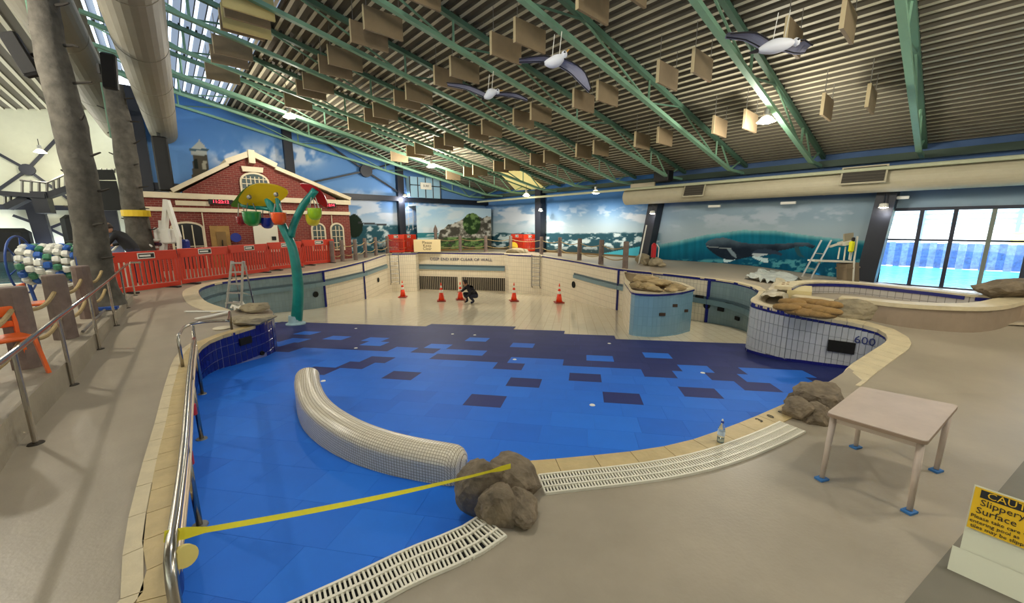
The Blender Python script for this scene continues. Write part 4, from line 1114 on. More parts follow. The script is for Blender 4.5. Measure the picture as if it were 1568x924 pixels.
def arched(s, z0, z1, w, rise, parent, bars=(3, 4), mg=mat('leaded_glass', (70, 84, 84), .2)):
    pts = [(s-w/2, z0), (s+w/2, z0)]+[(s+w/2*math.cos(math.pi*k/10), z1-rise+rise*math.sin(math.pi*k/10)) for k in range(11)]
    out = [(s-w/2-.08, z0-.08), (s+w/2+.08, z0-.08)]+[(s+(w/2+.08)*math.cos(math.pi*k/10), z1-rise+(rise+.08)*math.sin(math.pi*k/10)) for k in range(11)]
    f = slab('window', out, -.05, .02, cream, parent); slab('pane', pts, -.07, 0, mg, f)
    mb = MB()
    for i in range(1, bars[0]): q = s-w/2+w*i/bars[0]; mb.bar(bl(q, z0, -.09), bl(q, z1-rise*.35, -.09), .03)
    for j in range(1, bars[1]): q = z0+(z1-z0)*j/bars[1]; mb.bar(bl(s-w/2, q, -.09), bl(s+w/2, q, -.09), .03)
    obj('glazing_bars', mb, cream, f); return f
sg_ = E1.dot(atr(391, 280, RF)); arched(sg_-.02, 3.5, ztop(SR(sg_, RF), 267), .98, .34, B, (6, 4))
for x in (488, 516.5):
    s = E1.dot(atr(x, 360, RF)); arched(s, .95, 2.2, .52, .24, B)
s = E1.dot(atr(289, 365, RF)); arched(s, .3, 2.2, .95, .2, B, (3, 2), mat('dark_doorway', (26, 28, 28), .4))
sa, sb = E1.dot(atr(322, 360, RF)), E1.dot(atr(352, 360, RF)); dmt = mat('timber_door', (150, 116, 60), .6, var=.2, scale=3)
d = slab('door', [(sa, .3), (sb, .3), (sb, 2.1), (sa, 2.1)], -.05, .02, dmt); slab('door_leaf', [(sa+.2, .3), (sb-.15, .3), (sb-.15, 1.85), (sa+.2, 1.85)], -.07, 0, mat('door_leaf_brown', (120, 92, 50), .6), d); slab('hanging_coat', [(sa+.35, .9), (sb-.3, .9), (sb-.32, 1.5), (sa+.4, 1.5)], -.16, -.07, black, d)
sa, sb = E1.dot(atr(388.5, 360, RF)), E1.dot(atr(425.5, 360, RF)); d = slab('white_shutter', [(sa, .9), (sb, .9), (sb, 2.14), (sa, 2.14)], -.08, .02, mat('shutter_white', (214, 210, 190), .5)); slab('shutter_notice', [(sb-.28, 1.45), (sb-.1, 1.45), (sb-.1, 1.62), (sb-.28, 1.62)], -.1, -.08, black, d)
sa = E1.dot(atr(268, 308, RF)); sb = E1.dot(atr(320, 308, RF)); slab('name_board', [(sa, 2.93), (sb, 2.93), (sb, 3.12), (sa, 3.12)], -.05, .01, cream)
# blue round sign
c = atr(361, 364, RF-.06); obj('round_sign', MB().lathe([(.001, 0), (.2, 0), (.2, .04), (.001, .04)], c-bo, 20, M=Matrix((E1, Vector((0,0,1)), -E2)).transposed()), mat('sign_blue', (24, 44, 130), .4), B)
led = mat('led_red', (255, 40, 60), .4, emit=(255, 50, 70), estr=3.0)
def led_clock(px, py, txt, lb, w):
    c = atr(px, py, RF-.1); T = thing('led_display', lb, 'display', c); obj('case', MB().box((0,0,0), (w, .07, .2), M=M3), black, T)
    put_text(txt, .17, led, -E2*.04, E1, (0,0,1), T, name='digits')
led_clock(338, 309.5, '11:22:12', 'red led clock on the brick front, left of the yellow leaf', .85); led_clock(506, 314.5, '12:14', 'red led display at the right end of the brick front', .5)
for x in (311, 508):
    s = E1.dot(atr(x, 340, RF)); obj('conduit', MB().bar(bl(s, 1.2, -.03), bl(s, 2.66, -.03), .03), cream, B)

# ---------------------------------------------------------------- water feature: teal tree with leaves and tipping buckets
tbp = gf(453, 497); yt = tbp.y
TT = thing('splash_tree', 'teal forked splash tree with big coloured leaves and hanging tipping buckets', 'water feature', tbp)
def tp(x, y, dy=0): return aty(x, y, yt+dy)-tbp
trunkp = [(453,499),(455,480),(457,450),(455,420),(451,395),(446,375),(438,358),(432,345),(424,330),(416,318),(410,305)]
obj('trunk', MB().tube(smooth_path([tp(*q) for q in trunkp], .15), [.17-.0022*i for i in range(len(smooth_path([tp(*q) for q in trunkp], .15)))], 14), teal, TT, smooth=True)
obj('branch', MB().tube(smooth_path([tp(*q) for q in [(446,363),(448,350),(455,332),(466,312),(477,299),(483,291)]], .15), .10, 12), teal, TT, smooth=True)
obj('branch', MB().tube(smooth_path([tp(*q) for q in [(430,338),(428,325),(426,310),(424,300)]], .15), .07, 10), teal, TT, smooth=True)
obj('branch', MB().tube(smooth_path([tp(*q) for q in [(418,322),(402,319),(385,318),(370,314)]], .15), .06, 10), teal, TT, smooth=True)
obj('foot', MB().lathe([(.28, 0), (.28, .06), (.2, .1), (.18, .3), (.15, .3)], (0,0,-.02), 18), mat('foot_pale', (160, 190, 196), .5, var=.2), TT)
def leaf(px, m, dy, tilt, thick=.05, name='leaf'):
    cx = sum(q[0] for q in px)/len(px); cy = sum(q[1] for q in px)/len(px); c = aty(cx, cy, yt+dy); nr = Vector((.15, -1, tilt)).normalized()
    P = smooth_path([on(x, y, nr, nr.dot(c))-tbp for x, y in px], .12, closed=True)
    n = len(P); V = P; V2 = [p-nr*thick for p in V]
    return obj(name, MB().add(V+V2, [tuple(range(n)), tuple(range(2*n-1, n-1, -1))]+[(i, (i+1) % n, n+(i+1) % n, n+i) for i in range(n)]), m, TT)
leaf([(354,316),(372,318),(410,317),(415,300),(400,284),(385,283),(370,293),(360,305)], mat('leaf_green', (70, 110, 30), .4), .45, -.6)
leaf([(365,308),(368,300),(378,288),(392,282),(408,282),(425,285),(438,291),(441,297),(434,305),(420,313),(405,316),(385,315),(370,313)], mat('leaf_yellow', (205, 172, 12), .4), -.15, -.6).name = 'leaf'
leaf([(459,282),(470,282),(482,286),(494,296),(500,308),(501,318),(493,315),(482,307),(472,297),(464,289)], mat('leaf_red', (170, 14, 30), .35), .15, -.4)
for x, y in [(382,302),(423,298)]: obj('leaf_bolt', MB().lathe([(.07,0),(.05,.05),(.001,.06)], tp(x, y, -.35), 8, M=Matrix.Rotation(math.pi/2, 3, 'X')), galv, TT)
def bucket(x, y, r, m, dy, top):
    c = tp(x, y, dy); prof = [(.001,-r*1.0),(r*.5,-r*.92),(r*.82,-r*.6),(r*.97,-.1*r),(r,.55*r),(r*1.04,.75*r),(r*.93,.75*r),(r*.85,-.1*r),(r*.4,-.8*r),(.001,-.85*r)]
    b = obj('bucket', MB().lathe(prof, c, 18), m, TT, smooth=True)
    obj('bucket_hanger', MB().bar(c+Vector((-r*.8,0,r*.2)), c+Vector((-r*.3,0,top)), .02).bar(c+Vector((r*.8,0,r*.2)), c+Vector((r*.3,0,top)), .02), galv, TT)
gp_ = lambda n, c: mat(n, c, .25, coat=.4)
bucket(371, 338, .16, gp_('bucket_maroon', (150, 20, 30)), .3, .5); bucket(386, 334, .24, gp_('bucket_green', (40, 140, 60)), -.1, .42)
bucket(409, 341, .18, gp_('bucket_blue', (24, 40, 150)), .2, .5); bucket(427, 334, .2, gp_('bucket_orange', (230, 84, 24)), -.3, .4)
bucket(482, 327, .19, gp_('bucket_lime', (150, 190, 20)), -.2, .45); bucket(479, 336, .2, gp_('bucket_yellow', (220, 200, 40)), .25, .6)

# ---------------------------------------------------------------- traffic cones
def make_cone():
    T = thing('traffic_cone', '', 'cone', (0,0,0), 0, 'traffic cones on the pool bed'); oc = mat('cone_orange', (240, 62, 14), .45); wc = mat('cone_white', (236, 230, 216), .4)
    obj('base', MB().bbox((0,0,.03), (.42,.42,.06), .02), mat('cone_base_dark', (150, 40, 20), .6), T)
    R = lambda z: .155-.14*(z/.9)
    def seg_(z0, z1, m, n): obj(n, MB().lathe([(R(z0), z0), (R(z1), z1)], (0,0,0), 16), m, T, smooth=True)
    seg_(.05, .42, oc, 'cone_body'); seg_(.42, .55, wc, 'white_collar'); seg_(.55, .66, oc, 'cone_ring'); seg_(.66, .76, wc, 'white_collar'); seg_(.76, .9, oc, 'cone_tip')
    return T
cn = None
for (x, y), lb in zip([(617,455.5),(676,461.5),(705,459.5),(787,461.5),(856,464)], ['leftmost orange and white cone, by the left wall ladder','second cone from the left, before the left grille','cone just left of the crouching person','fourth cone from the left, right of the crouching person','rightmost orange and white cone, under the round port']):
    p = gf(x, y); p.z = floor_z(p.x, p.y)
    if cn is None: cn = make_cone(); cn.location = p; o = cn
    else: o = dup(cn, p, .2)
    o['label'] = lb

# ---------------------------------------------------------------- people
def figure(name, label, loc, rz, J, E_, radii, clothes, skin, scale=1.0):
    """body grown from one connected skeleton; J joints, E_ edges"""
    T = thing(name, label, 'person', loc, rz); T.scale = (scale,)*3
    me = bpy.data.meshes.new('body'); idx = {k: i for i, k in enumerate(J)}
    me.from_pydata([J[k] for k in J], [(idx[a], idx[b]) for a, b in E_], [])
    o = bpy.data.objects.new('body', me); COL.objects.link(o)
    m = o.modifiers.new('skin', 'SKIN'); 
    for k in J:
        r = radii.get(k, .05); me.skin_vertices[0].data[idx[k]].radius = (r, r)
    me.skin_vertices[0].data[idx['pelvis']].use_root = True
    s = o.modifiers.new('sub', 'SUBSURF'); s.levels = 2; s.render_levels = 2
    bpy.context.view_layer.update()
    nm = bpy.data.meshes.new_from_object(o.evaluated_get(bpy.context.evaluated_depsgraph_get())); bpy.data.objects.remove(o)
    nm.materials.clear(); [nm.materials.append(x) for x in clothes]
    for p in nm.polygons:
        p.use_smooth = True; c = p.center
        if len(clothes) > 1: p.material_index = 1 if c.z < J['pelvis'][2]+.06 and abs(c.x) < .34 and c.y > -.9 and not any((c-Vector(J[h])).length < .16 for h in ('hand_l', 'hand_r')) else 0
        if any((c-Vector(J[h])).length < .075 for h in ('hand_l', 'hand_r')): p.material_index = len(clothes)-1
    b = bpy.data.objects.new('body', nm); COL.objects.link(b); b.parent = T
    return T
def head(T, c, d, hair, skin, hat=None):
    c = Vector(c); d = Vector(d).normalized(); x = d.cross(Vector((0,0,1))).normalized(); u = x.cross(d); M = Matrix((x, d, u)).transposed()
    mb = MB(); mb.lathe([(.001,-.125),(.045,-.115),(.065,-.08),(.078,-.03),(.082,.03),(.074,.08),(.045,.115),(.001,.125)], c, 16, M=M @ Matrix.Diagonal((.95, 1.15, 1)))
    h = obj('head', mb, skin, T, smooth=True)
    obj('nose', MB().tube([c+M @ Vector((0,.085,.02)), c+M @ Vector((0,.112,-.02))], [.008,.016], 6), skin, h)
    for s in (-1, 1):
        obj('eye', MB().lathe([(.001,-.011),(.011,0),(.001,.011)], c+M @ Vector((s*.03,.082,.022)), 8), black, h)
        obj('ear', MB().lathe([(.001,-.03),(.016,0),(.001,.03)], c+M @ Vector((s*.08,0,0)), 8), skin, h)
    obj('mouth', MB().box(c+M @ Vector((0,.085,-.055)), (.045,.01,.01), M=M), mat('lips', (140, 80, 70), .6), h)
    mb = MB(); mb.lathe([(.088,-.03),(.094,.03),(.086,.085),(.055,.125),(.001,.14)], c-M @ Vector((0,.018,0)), 16, M=M @ Matrix.Diagonal((1, 1.12, 1))); obj('hair', mb, hair, h, smooth=True)
    if hat:
        obj('cap', MB().lathe([(.1,.05),(.1,.09),(.07,.14),(.001,.155)], c-M @ Vector((0,.01,0)), 16, M=M), hat, h); obj('cap_brim', MB().box(c+M @ Vector((0,.14,.06)), (.13,.12,.012), M=M), hat, h)
def hand_fingers(T, w, d, skin):
    w = Vector(w); d = Vector(d).normalized(); x = d.cross(Vector((0,0,1))).normalized(); dn = x.cross(d)
    for i, L in enumerate([.075, .088, .08, .062]):
        q = w+x*(-.03+.02*i)+d*.05; obj('finger', MB().tube([q, q+d*L*.5-dn*.01, q+d*L-dn*.035], [.009,.0085,.007], 6), skin, T)
    obj('thumb', MB().tube([w-x*.03+d*.01, w-x*.06+d*.04, w-x*.062+d*.07-dn*.02], [.011,.01,.008], 6), skin, T)
skin_m = mat('skin', (176, 128, 100), .55); dk = mat('dark_clothes', (24, 24, 34), .8); dk2 = mat('dark_trousers', (30, 34, 54), .8)
# crouching worker on the pool bed, facing left
J = dict(pelvis=(0,.12,.30), belly=(0,.06,.42), chest=(0,-.10,.60), neck=(0,-.2,.73), neck2=(0,-.25,.79),
  hip_l=(-.1,.12,.28), hip_r=(.1,.12,.28), knee_l=(-.16,-.30,.42), knee_r=(.16,-.26,.36), ank_l=(-.14,-.12,.08), ank_r=(.14,.0,.08), toe_l=(-.15,-.3,.04), toe_r=(.15,-.18,.04),
  sh_l=(-.19,-.13,.66), sh_r=(.19,-.13,.66), el_l=(-.22,-.33,.50), el_r=(.24,-.30,.44), hand_l=(-.12,-.52,.52), hand_r=(.12,-.42,.22))
E_ = [('pelvis','belly'),('belly','chest'),('chest','neck'),('neck','neck2'),('pelvis','hip_l'),('pelvis','hip_r'),('hip_l','knee_l'),('hip_r','knee_r'),('knee_l','ank_l'),('knee_r','ank_r'),('ank_l','toe_l'),('ank_r','toe_r'),('chest','sh_l'),('chest','sh_r'),('sh_l','el_l'),('sh_r','el_r'),('el_l','hand_l'),('el_r','hand_r')]
RD = dict(pelvis=.15, belly=.15, chest=.16, neck=.07, neck2=.055, hip_l=.11, hip_r=.11, knee_l=.075, knee_r=.075, ank_l=.05, ank_r=.05, toe_l=.045, toe_r=.045, sh_l=.075, sh_r=.075, el_l=.052, el_r=.052, hand_l=.036, hand_r=.036)
p = gf(723, 464)
T = figure('person', 'person in dark clothes crouching on the pool bed before the right grille', p, math.radians(-50), J, E_, RD, [dk, dk2, skin_m], skin_m, 1.12)
head(T, (0, -.33, .86), (0, -1, -.35), mat('hair_black', (18, 15, 14), .7), skin_m)
hand_fingers(T, J['hand_l'], (0, -1, -.1), skin_m); hand_fingers(T, J['hand_r'], (0, -.5, -1), skin_m)
# person behind the barriers leaning forward to the left
zb_ = .3; yp = 12.2; rp = ray(192, 350); p = Vector((rp.x/rp.y*yp, yp, zb_))
J2 = dict(pelvis=(0,.12,.92), belly=(0,.04,1.06), chest=(0,-.12,1.3), neck=(0,-.25,1.43), neck2=(0,-.32,1.47),
  hip_l=(-.1,.12,.88), hip_r=(.1,.12,.88), knee_l=(-.13,-.04,.5), knee_r=(.13,.08,.5), ank_l=(-.13,.02,.09), ank_r=(.14,.2,.09), toe_l=(-.14,-.15,.04), toe_r=(.15,.04,.04),
  sh_l=(-.19,-.16,1.36), sh_r=(.19,-.16,1.36), el_l=(-.24,-.34,1.12), el_r=(.24,-.3,1.12), hand_l=(-.16,-.56,1.06), hand_r=(.16,-.54,1.04))
T = figure('person', 'person in a black jacket and cap leaning over behind the orange barriers', p, math.radians(-80), J2, E_, {**RD, 'chest': .17, 'belly': .16}, [mat('black_jacket', (16, 16, 20), .8), dk2, skin_m], skin_m, 1.1)
head(T, (0, -.42, 1.54), (0, -1, -.4), mat('hair_brown', (40, 30, 24), .7), skin_m, hat=mat('cap_tan', (120, 100, 80), .8))
hand_fingers(T, J2['hand_l'], (0, -1, -.3), skin_m); hand_fingers(T, J2['hand_r'], (0, -1, -.3), skin_m)

# ---------------------------------------------------------------- white mosaic wall curving through the pool
zt = .07
inn = [atz(*p, zt) for p in [(487,556),(488,572),(496,590),(515,608),(545,626),(580,641),(620,653),(660,661),(700,667),(726,674)]]
outn = [atz(*p, zt) for p in [(452,562),(450,582),(458,610),(474,632),(502,652),(540,670),(585,684),(630,694),(670,702),(700,707)]]
cl = smooth_path([(a+b)/2 for a, b in zip(inn, outn)], .06); hw_ = [((a-b).length/2) for a, b in zip(inn, outn)]
S = arc(cl); W = .155
mb = MB(); mb.uv = []; prof = []
for k in range(17):   # half section: base up, over the rounded top, down
    a = math.pi*k/16; prof.append((math.cos(a), math.sin(a)))
secs = []
Nn = len(cl)
for i, c in enumerate(cl):
    a = cl[max(0, i-1)]; b = cl[min(Nn-1, i+1)]; t = b-a; t.z = 0; t.normalize(); n = Vector((-t.y, t.x, 0)); e = min(S[i], S[-1]-S[i]); k = 1.0 if e > W else max(.12, math.sqrt(max(0, 1-(1-e/W)**2)))
    w_ = W*k; fz = floor_z(c.x, c.y)-.02; ztp = zt-.10*(1-k); row = [(c+n*w_, fz, 0)]
    pts_ = [Vector((c.x+n.x*w_, c.y+n.y*w_, fz))]
    for (cx, cy) in prof: pts_.append(Vector((c.x+n.x*w_*cx, c.y+n.y*w_*cx, ztp-.12+.12*cy)))
    pts_.append(Vector((c.x-n.x*w_, c.y-n.y*w_, fz)))
    d = 0
    for j, q in enumerate(pts_):
        if j: d += (q-pts_[j-1]).length
        mb.v.append(tuple(q)); mb.uv.append((S[i], d))
m_ = len(prof)+2
for i in range(Nn-1):
    for j in range(m_-1): mb.f.append((i*m_+j, i*m_+j+1, (i+1)*m_+j+1, (i+1)*m_+j)); mb.mi.append(0)
mb.f.append(tuple(range(m_-1, -1, -1))); mb.mi.append(0); mb.f.append(tuple(range((Nn-1)*m_, Nn*m_))); mb.mi.append(0)
o = obj('mosaic_bench_wall', mb, mosaic, smooth=False, fix=True); tag(o, 'curved low wall of small cream mosaic tiles rising from the blue pool bed', 'wall')

# ---------------------------------------------------------------- boulders
def rock(px, py, zc, size, seed, label, grp=None, m=rockm, y=None, rz=0.0, zb=None):
    p = atz(px, py, zc); o = obj('boulder', rock_mesh('boulder', size, seed), m, loc=p, rz=rz, smooth=False); return tag(o, label, 'rock', grp)
g = 'boulders at the near pool corner'
rock(742, 745, .04, (.46, .40, .46), 1, 'brown boulder touching the end of the mosaic wall', g, rz=.3)
rock(785, 738, .06, (.50, .42, .38), 2, 'long brown boulder on the right of the near cluster', g, rz=-.6)
rock(762, 778, .06, (.36, .34, .36), 3, 'front left brown boulder of the near cluster, over the grating end', g)
rock(798, 782, .05, (.30, .30, .32), 4, 'front right brown boulder of the near cluster', g, rz=.8)
g = 'boulders at the right pool edge'
rock(1252, 610, .12, (.62, .5, .40), 5, 'large brown boulder at the right pool edge, rear of its group', g, rz=.7)
rock(1223, 629, .08, (.34, .34, .28), 6, 'round brown boulder left in the right group, beside the tan coping', g)
rock(1250, 636, .06, (.34, .30, .26), 7, 'brown boulder behind the table corner', g, rz=.4)
rock(1222, 615, .05, (.3, .24, .2), 17, 'small flat brown boulder against the right pool edge', g)
rock(386, 490, .2, (.95, .55, .26), 8, 'flat grey boulder on the blue tiled peninsula', 'stones of the peninsula', m=rockl, rz=.4)
rock(391, 470, .28, (.72, .5, .26), 9, 'rounded grey boulder at the back of the peninsula', 'stones of the peninsula', m=rockl)

# ---------------------------------------------------------------- handrail at the near left pool edge
bases = [((310,604), 519), ((309,673), None), ((306,806), 677)]
rail_z = ztop(gf(306, 806), 677)
def onrail(x, y, z=None): return atz(x, y, z or rail_z)
pts_r = [onrail(*q) for q in [(297,520),(291,570),(283,677),(272,770),(262,836)]]
p0 = pts_r[0]; T = thing('pool_handrail', 'polished steel handrail running down into the blue pool on the left', 'handrail', gf(306, 806)); o = T.location.copy()
endp = pts_r[-1]; dn = (pts_r[-1]-pts_r[-2]).normalized()
rp_ = smooth_path([q for q in pts_r], .15)
run = rp_+[endp+dn*.08+Vector((0,0,-.02)), endp+dn*.13+Vector((0,0,-.12)), endp+dn*.15+Vector((0,0,-.45)), endp+dn*.15+Vector((0,0,-.9))]
obj('top_rail', MB().tube([q-o for q in run], .026, 14), steel, T, smooth=True)
low = [q-Vector((0,0,.10)) for q in rp_]; obj('lower_rail', MB().tube([q-o+Vector((.02,0,0)) for q in low], .013, 10), mat('rail_pale', (196, 176, 150), .4, metal=.4), T, smooth=True)
for b, _ in bases:
    q = gf(*b); t = min(rp_, key=lambda v: (v.x-q.x)**2+(v.y-q.y)**2); 
    obj('post', MB().tube([q-o, Vector((t.x, t.y, rail_z))-o], .021, 10), steel, T, smooth=True); obj('base_plate', MB().lathe([(.055,0),(.05,.012),(.001,.014)], q-o, 12), galv, T)
for q in [(291,600),(283,668)]:
    c = onrail(*q)-Vector((0,0,.13)); obj('red_tape', MB().tube([c-o, c-o-Vector((0,0,.1))], .03, 8), mat('red_tape', (170, 30, 46), .5), T)
# deck loop rail
T = thing('pool_handrail', 'short looped steel handrail on the coping behind the long one', 'handrail', gd(280, 563)); o = T.location.copy(); hz = ztop(gd(280, 563), 515)
lp_ = [gd(280, 563), Vector((*gd(280, 563).xy, hz-.05)), atz(273, 514, hz), atz(283, 501, hz), atz(300, 495, hz), atz(330, 492, hz), atz(350, 491.5, hz)]
e = gd(355, 505); lp_ += [Vector((e.x, e.y, hz-.05)), Vector((e.x, e.y, e.z))]
obj('rail', MB().tube([q-o for q in lp_[:2]+smooth_path(lp_[2:7], .1)+lp_[7:]], .022, 12), steel, T, smooth=True)
b = gf(310, 604); obj('post', MB().tube([b-o, atz(295, 499, hz)-o], .021, 10), steel, T, smooth=True)
obj('red_clamp', MB().tube([atz(297, 520, hz-.15)-o, atz(297, 520, hz-.25)-o], .032, 8), mat('red_tape', (170, 30, 46), .5), T)
# yellow tape, tied to the rail and lying on the boulder
ta = onrail(258, 822)+Vector((-.02, 0, .0)); tb_ = atz(782, 714, .27)
N_ = 24; V = []
for i in range(N_+1):
    t = i/N_; c = ta.lerp(tb_, t)-Vector((0,0,.03*4*t*(1-t))); a = .5+1.1*math.sin(t*5); hw2 = .012 if .06 < t < .93 else .026
    V += [c+Vector((0, math.sin(a)*hw2*.6, hw2)), c-Vector((0, math.sin(a)*hw2*.6, hw2))]
mb = MB().add(V+[v+Vector((0,-.003,0)) for v in V], [(2*i, 2*i+1, 2*i+3, 2*i+2) for i in range(N_)]+[(2*(N_+1)+2*i+2, 2*(N_+1)+2*i+3, 2*(N_+1)+2*i+1, 2*(N_+1)+2*i) for i in range(N_)])
tag(obj('barrier_tape', mb, mat('tape_yellow', (246, 234, 60), .4)), 'bright yellow tape stretched from the steel handrail to the boulders', 'tape')
c = onrail(264, 838)-Vector((-.05, 0, .05)); tag(obj('tape_roll', MB().lathe([(.02,-.02),(.05,-.02),(.05,.02),(.02,.02)], (0,0,0), 20, M=Matrix.Rotation(1.2, 3, 'Y') @ Matrix.Rotation(.5, 3, 'X')), mat('roll_cream', (214, 196, 112), .6), loc=c), 'pale yellow tape roll hanging at the near end of the steel rail', 'tape roll')

# ---------------------------------------------------------------- table
tz = .54; cs = [atz(*q, tz) for q in [(1318,592),(1468,621),(1420,677),(1266,632)]]; cc = sum(cs, Vector())/4; cc.z = 0
TB = thing('table', 'low pinkish grey square table on splayed legs standing on the deck', 'table', cc); tm_ = mat('table_laminate', (186, 168, 152), .45, var=.08, scale=5)
def rounded(P, r=.04):
    out = []
    for i, p in enumerate(P):
        a = (P[i-1]-p).normalized(); b = (P[(i+1) % 4]-p).normalized()
        for k in range(5): t = k/4; out.append(p+a*r*(1-t)**2+b*r*t**2)
    return out
ps = rounded([Vector((c.x-cc.x, c.y-cc.y, 0)) for c in cs]); pl = [(p.x, p.y) for p in ps]; pl = pl[::-1] if sum((pl[i][0]*pl[(i+1) % len(pl)][1]-pl[(i+1) % len(pl)][0]*pl[i][1]) for i in range(len(pl))) < 0 else pl
obj('tabletop', MB().prism(pl, tz-.028, tz), tm_, TB); obj('edge_band', MB().prism([(x*1.004, y*1.004) for x, y in pl], tz-.03, tz-.006), mat('table_edge', (150, 126, 106), .5), TB)
inset = [(Vector((c.x-cc.x, c.y-cc.y, 0)))*.88 for c in cs]
ap = MB(); [ap.bar(inset[i]+Vector((0,0,tz-.055)), inset[(i+1) % 4]+Vector((0,0,tz-.055)), .025, .05) for i in range(4)]; obj('apron', ap, tm_, TB)
for i, q in enumerate([(1310,686),(1433,722),(1392,785),(1258,735)]):
    f = atz(*q, 0)-cc; obj('leg', MB().tube([inset[i]+Vector((0,0,tz-.05)), f+Vector((0,0,.018))], [.024, .017], 12), tm_, TB, smooth=True)
    lf = obj('floor_pad', MB().box(f+Vector((0,0,.01)), (.085, .06, .016), rz=.3), mat('pad_blue', (50, 110, 170), .6), TB)
# water bottle
pb = atz(1103, 677, .014); T = thing('water_bottle', 'small clear water bottle with a blue cap on the tan coping', 'bottle', pb); pet = mat('clear_plastic', (230, 240, 245), .05, trans=.95)
obj('bottle_body', MB().lathe([(.001,0),(.03,0),(.032,.01),(.032,.05),(.029,.06),(.032,.07),(.032,.13),(.012,.185),(.012,.2)], (0,0,0), 16), pet, T, smooth=True)
obj('water', MB().lathe([(.001,.004),(.028,.005),(.028,.04),(.001,.04)], (0,0,0), 14), mat('water_clear', (220, 235, 240), .05, trans=.9), T)
obj('cap', MB().lathe([(.014,.195),(.014,.215),(.001,.216)], (0,0,0), 12), mat('cap_blue', (40, 70, 160), .4), T)
obj('cap_top', MB().lathe([(.008,.216),(.006,.232),(.001,.233)], (0,0,0), 10), whitep, T); obj('paper_label', MB().lathe([(.0325,.075),(.0325,.115)], (0,0,0), 16), mat('paper_label', (190, 205, 220), .5), T)

# ---------------------------------------------------------------- caution sign at the bottom right
zg = .0; bl_ = atz(1450, 872, zg)          # front left corner of the white foot on the floor
ux = (atz(1568, 926, zg)-bl_).normalized()
uy = Vector((-ux.y, ux.x, 0))
W_ = .62
T = thing('caution_sign', 'yellow caution slippery surface notice on a white stand at the lower right corner', 'sign', bl_); stand = mat('acrylic_white', (214, 212, 186), .35)
# foot flap leaning up to the hinge, then the board
hin = uy*.13+Vector((0,0,.02)); 
hz1 = None
A_ = Vector((0,0,.004)); H_ = uy*.09+Vector((0,0,.115))
def quad(name, a, b, th, m, dx0=0, dx1=W_):
    n = (b-a).cross(ux).normalized()*th
    P = [a+ux*dx0, a+ux*dx1, b+ux*dx1, b+ux*dx0]; return obj(name, MB().add(P+[q+n for q in P], [(0,1,2,3),(7,6,5,4),(0,4,5,1),(1,5,6,2),(2,6,7,3),(3,7,4,0)]), m, T)
quad('foot_flap', A_, H_, .008, stand)
def solve_board():
    # board top edge so that its top-left corner shows at (1493,742)
    best = None
    for k in range(60):
        for j in range(30):
            h = .1+.008*k; b = .02*j-.1; q = bl_+uy*(.07+b)+Vector((0,0,h))+ux*.03
            x, y = proj(*q); e = (x-1493)**2+(y-742)**2
            if best is None or e < best[0]: best = (e, h, b)
    return best
_, hB, bB = solve_board()
Bt = uy*(.07+bB)+Vector((0,0,hB)); Bb = uy*.075+Vector((0,0,.06))
quad('board', Bb, Bt, .008, stand, .03, W_)
up = (Bt-Bb).normalized(); Lb = (Bt-Bb).length; nn = ux.cross(up).normalized()
if nn.dot(-(bl_)) < 0: nn = -nn
yel = mat('sign_yellow', (222, 176, 12), .45)
k0 = .42
P0 = Bb+up*Lb*k0+nn*.009+ux*.035; Hh = Lb*(1-k0)-.012
P = [P0, P0+ux*(W_-.045), P0+ux*(W_-.045)+up*Hh, P0+up*Hh]; ym = obj('yellow_face', MB().add(P+[q+nn*.002 for q in P], [(3,2,1,0),(4,5,6,7),(0,1,5,4),(1,2,6,5),(2,3,7,6),(3,0,4,7)]), yel, T)
def sline(t, f, size, m, x=.02, bold=0, al='LEFT'):
    me = text_mesh(t, size, .0008, al); R = frame(ux, up); me.transform(Matrix.Translation(P0+up*Hh*f+ux*x+nn*.004) @ R.to_4x4()); return obj('lettering', me, m, ym)
cb = P0+up*Hh*.87+ux*(W_*.5-.02)+nn*.003; obj('caution_field', MB().box(cb, (W_-.09, Hh*.19, .002), M=frame(ux, up)), black, ym)
fs = Hh
sline('CAUTION', .87, fs*.22, yel, .05); sline('Slippery', .66, fs*.21, black, .03); sline('Surface', .46, fs*.21, black, .02)
sline('Please take care when', .305, fs*.115, black, .005); sline('entering pool as', .19, fs*.115, black, .005); sline('tiles may be slippery', .075, fs*.115, black, .012)
# shadow painted on the deck as a darker sheet below the sign
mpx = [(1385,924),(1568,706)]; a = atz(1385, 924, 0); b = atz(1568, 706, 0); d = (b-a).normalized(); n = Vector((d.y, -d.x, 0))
q = [a-d*2.0, b+d*1.5, b+d*1.5+n*3, a-d*2.0+n*3]; struct('painted_floor_shadow', MB().add([Vector((v.x, v.y, .003)) for v in q], [(0,1,2,3)]), mat('deck_shadow_paint', (112, 106, 90), .5, var=.1, scale=2), 'painted shadow on the deck under the caution sign', fix=False)
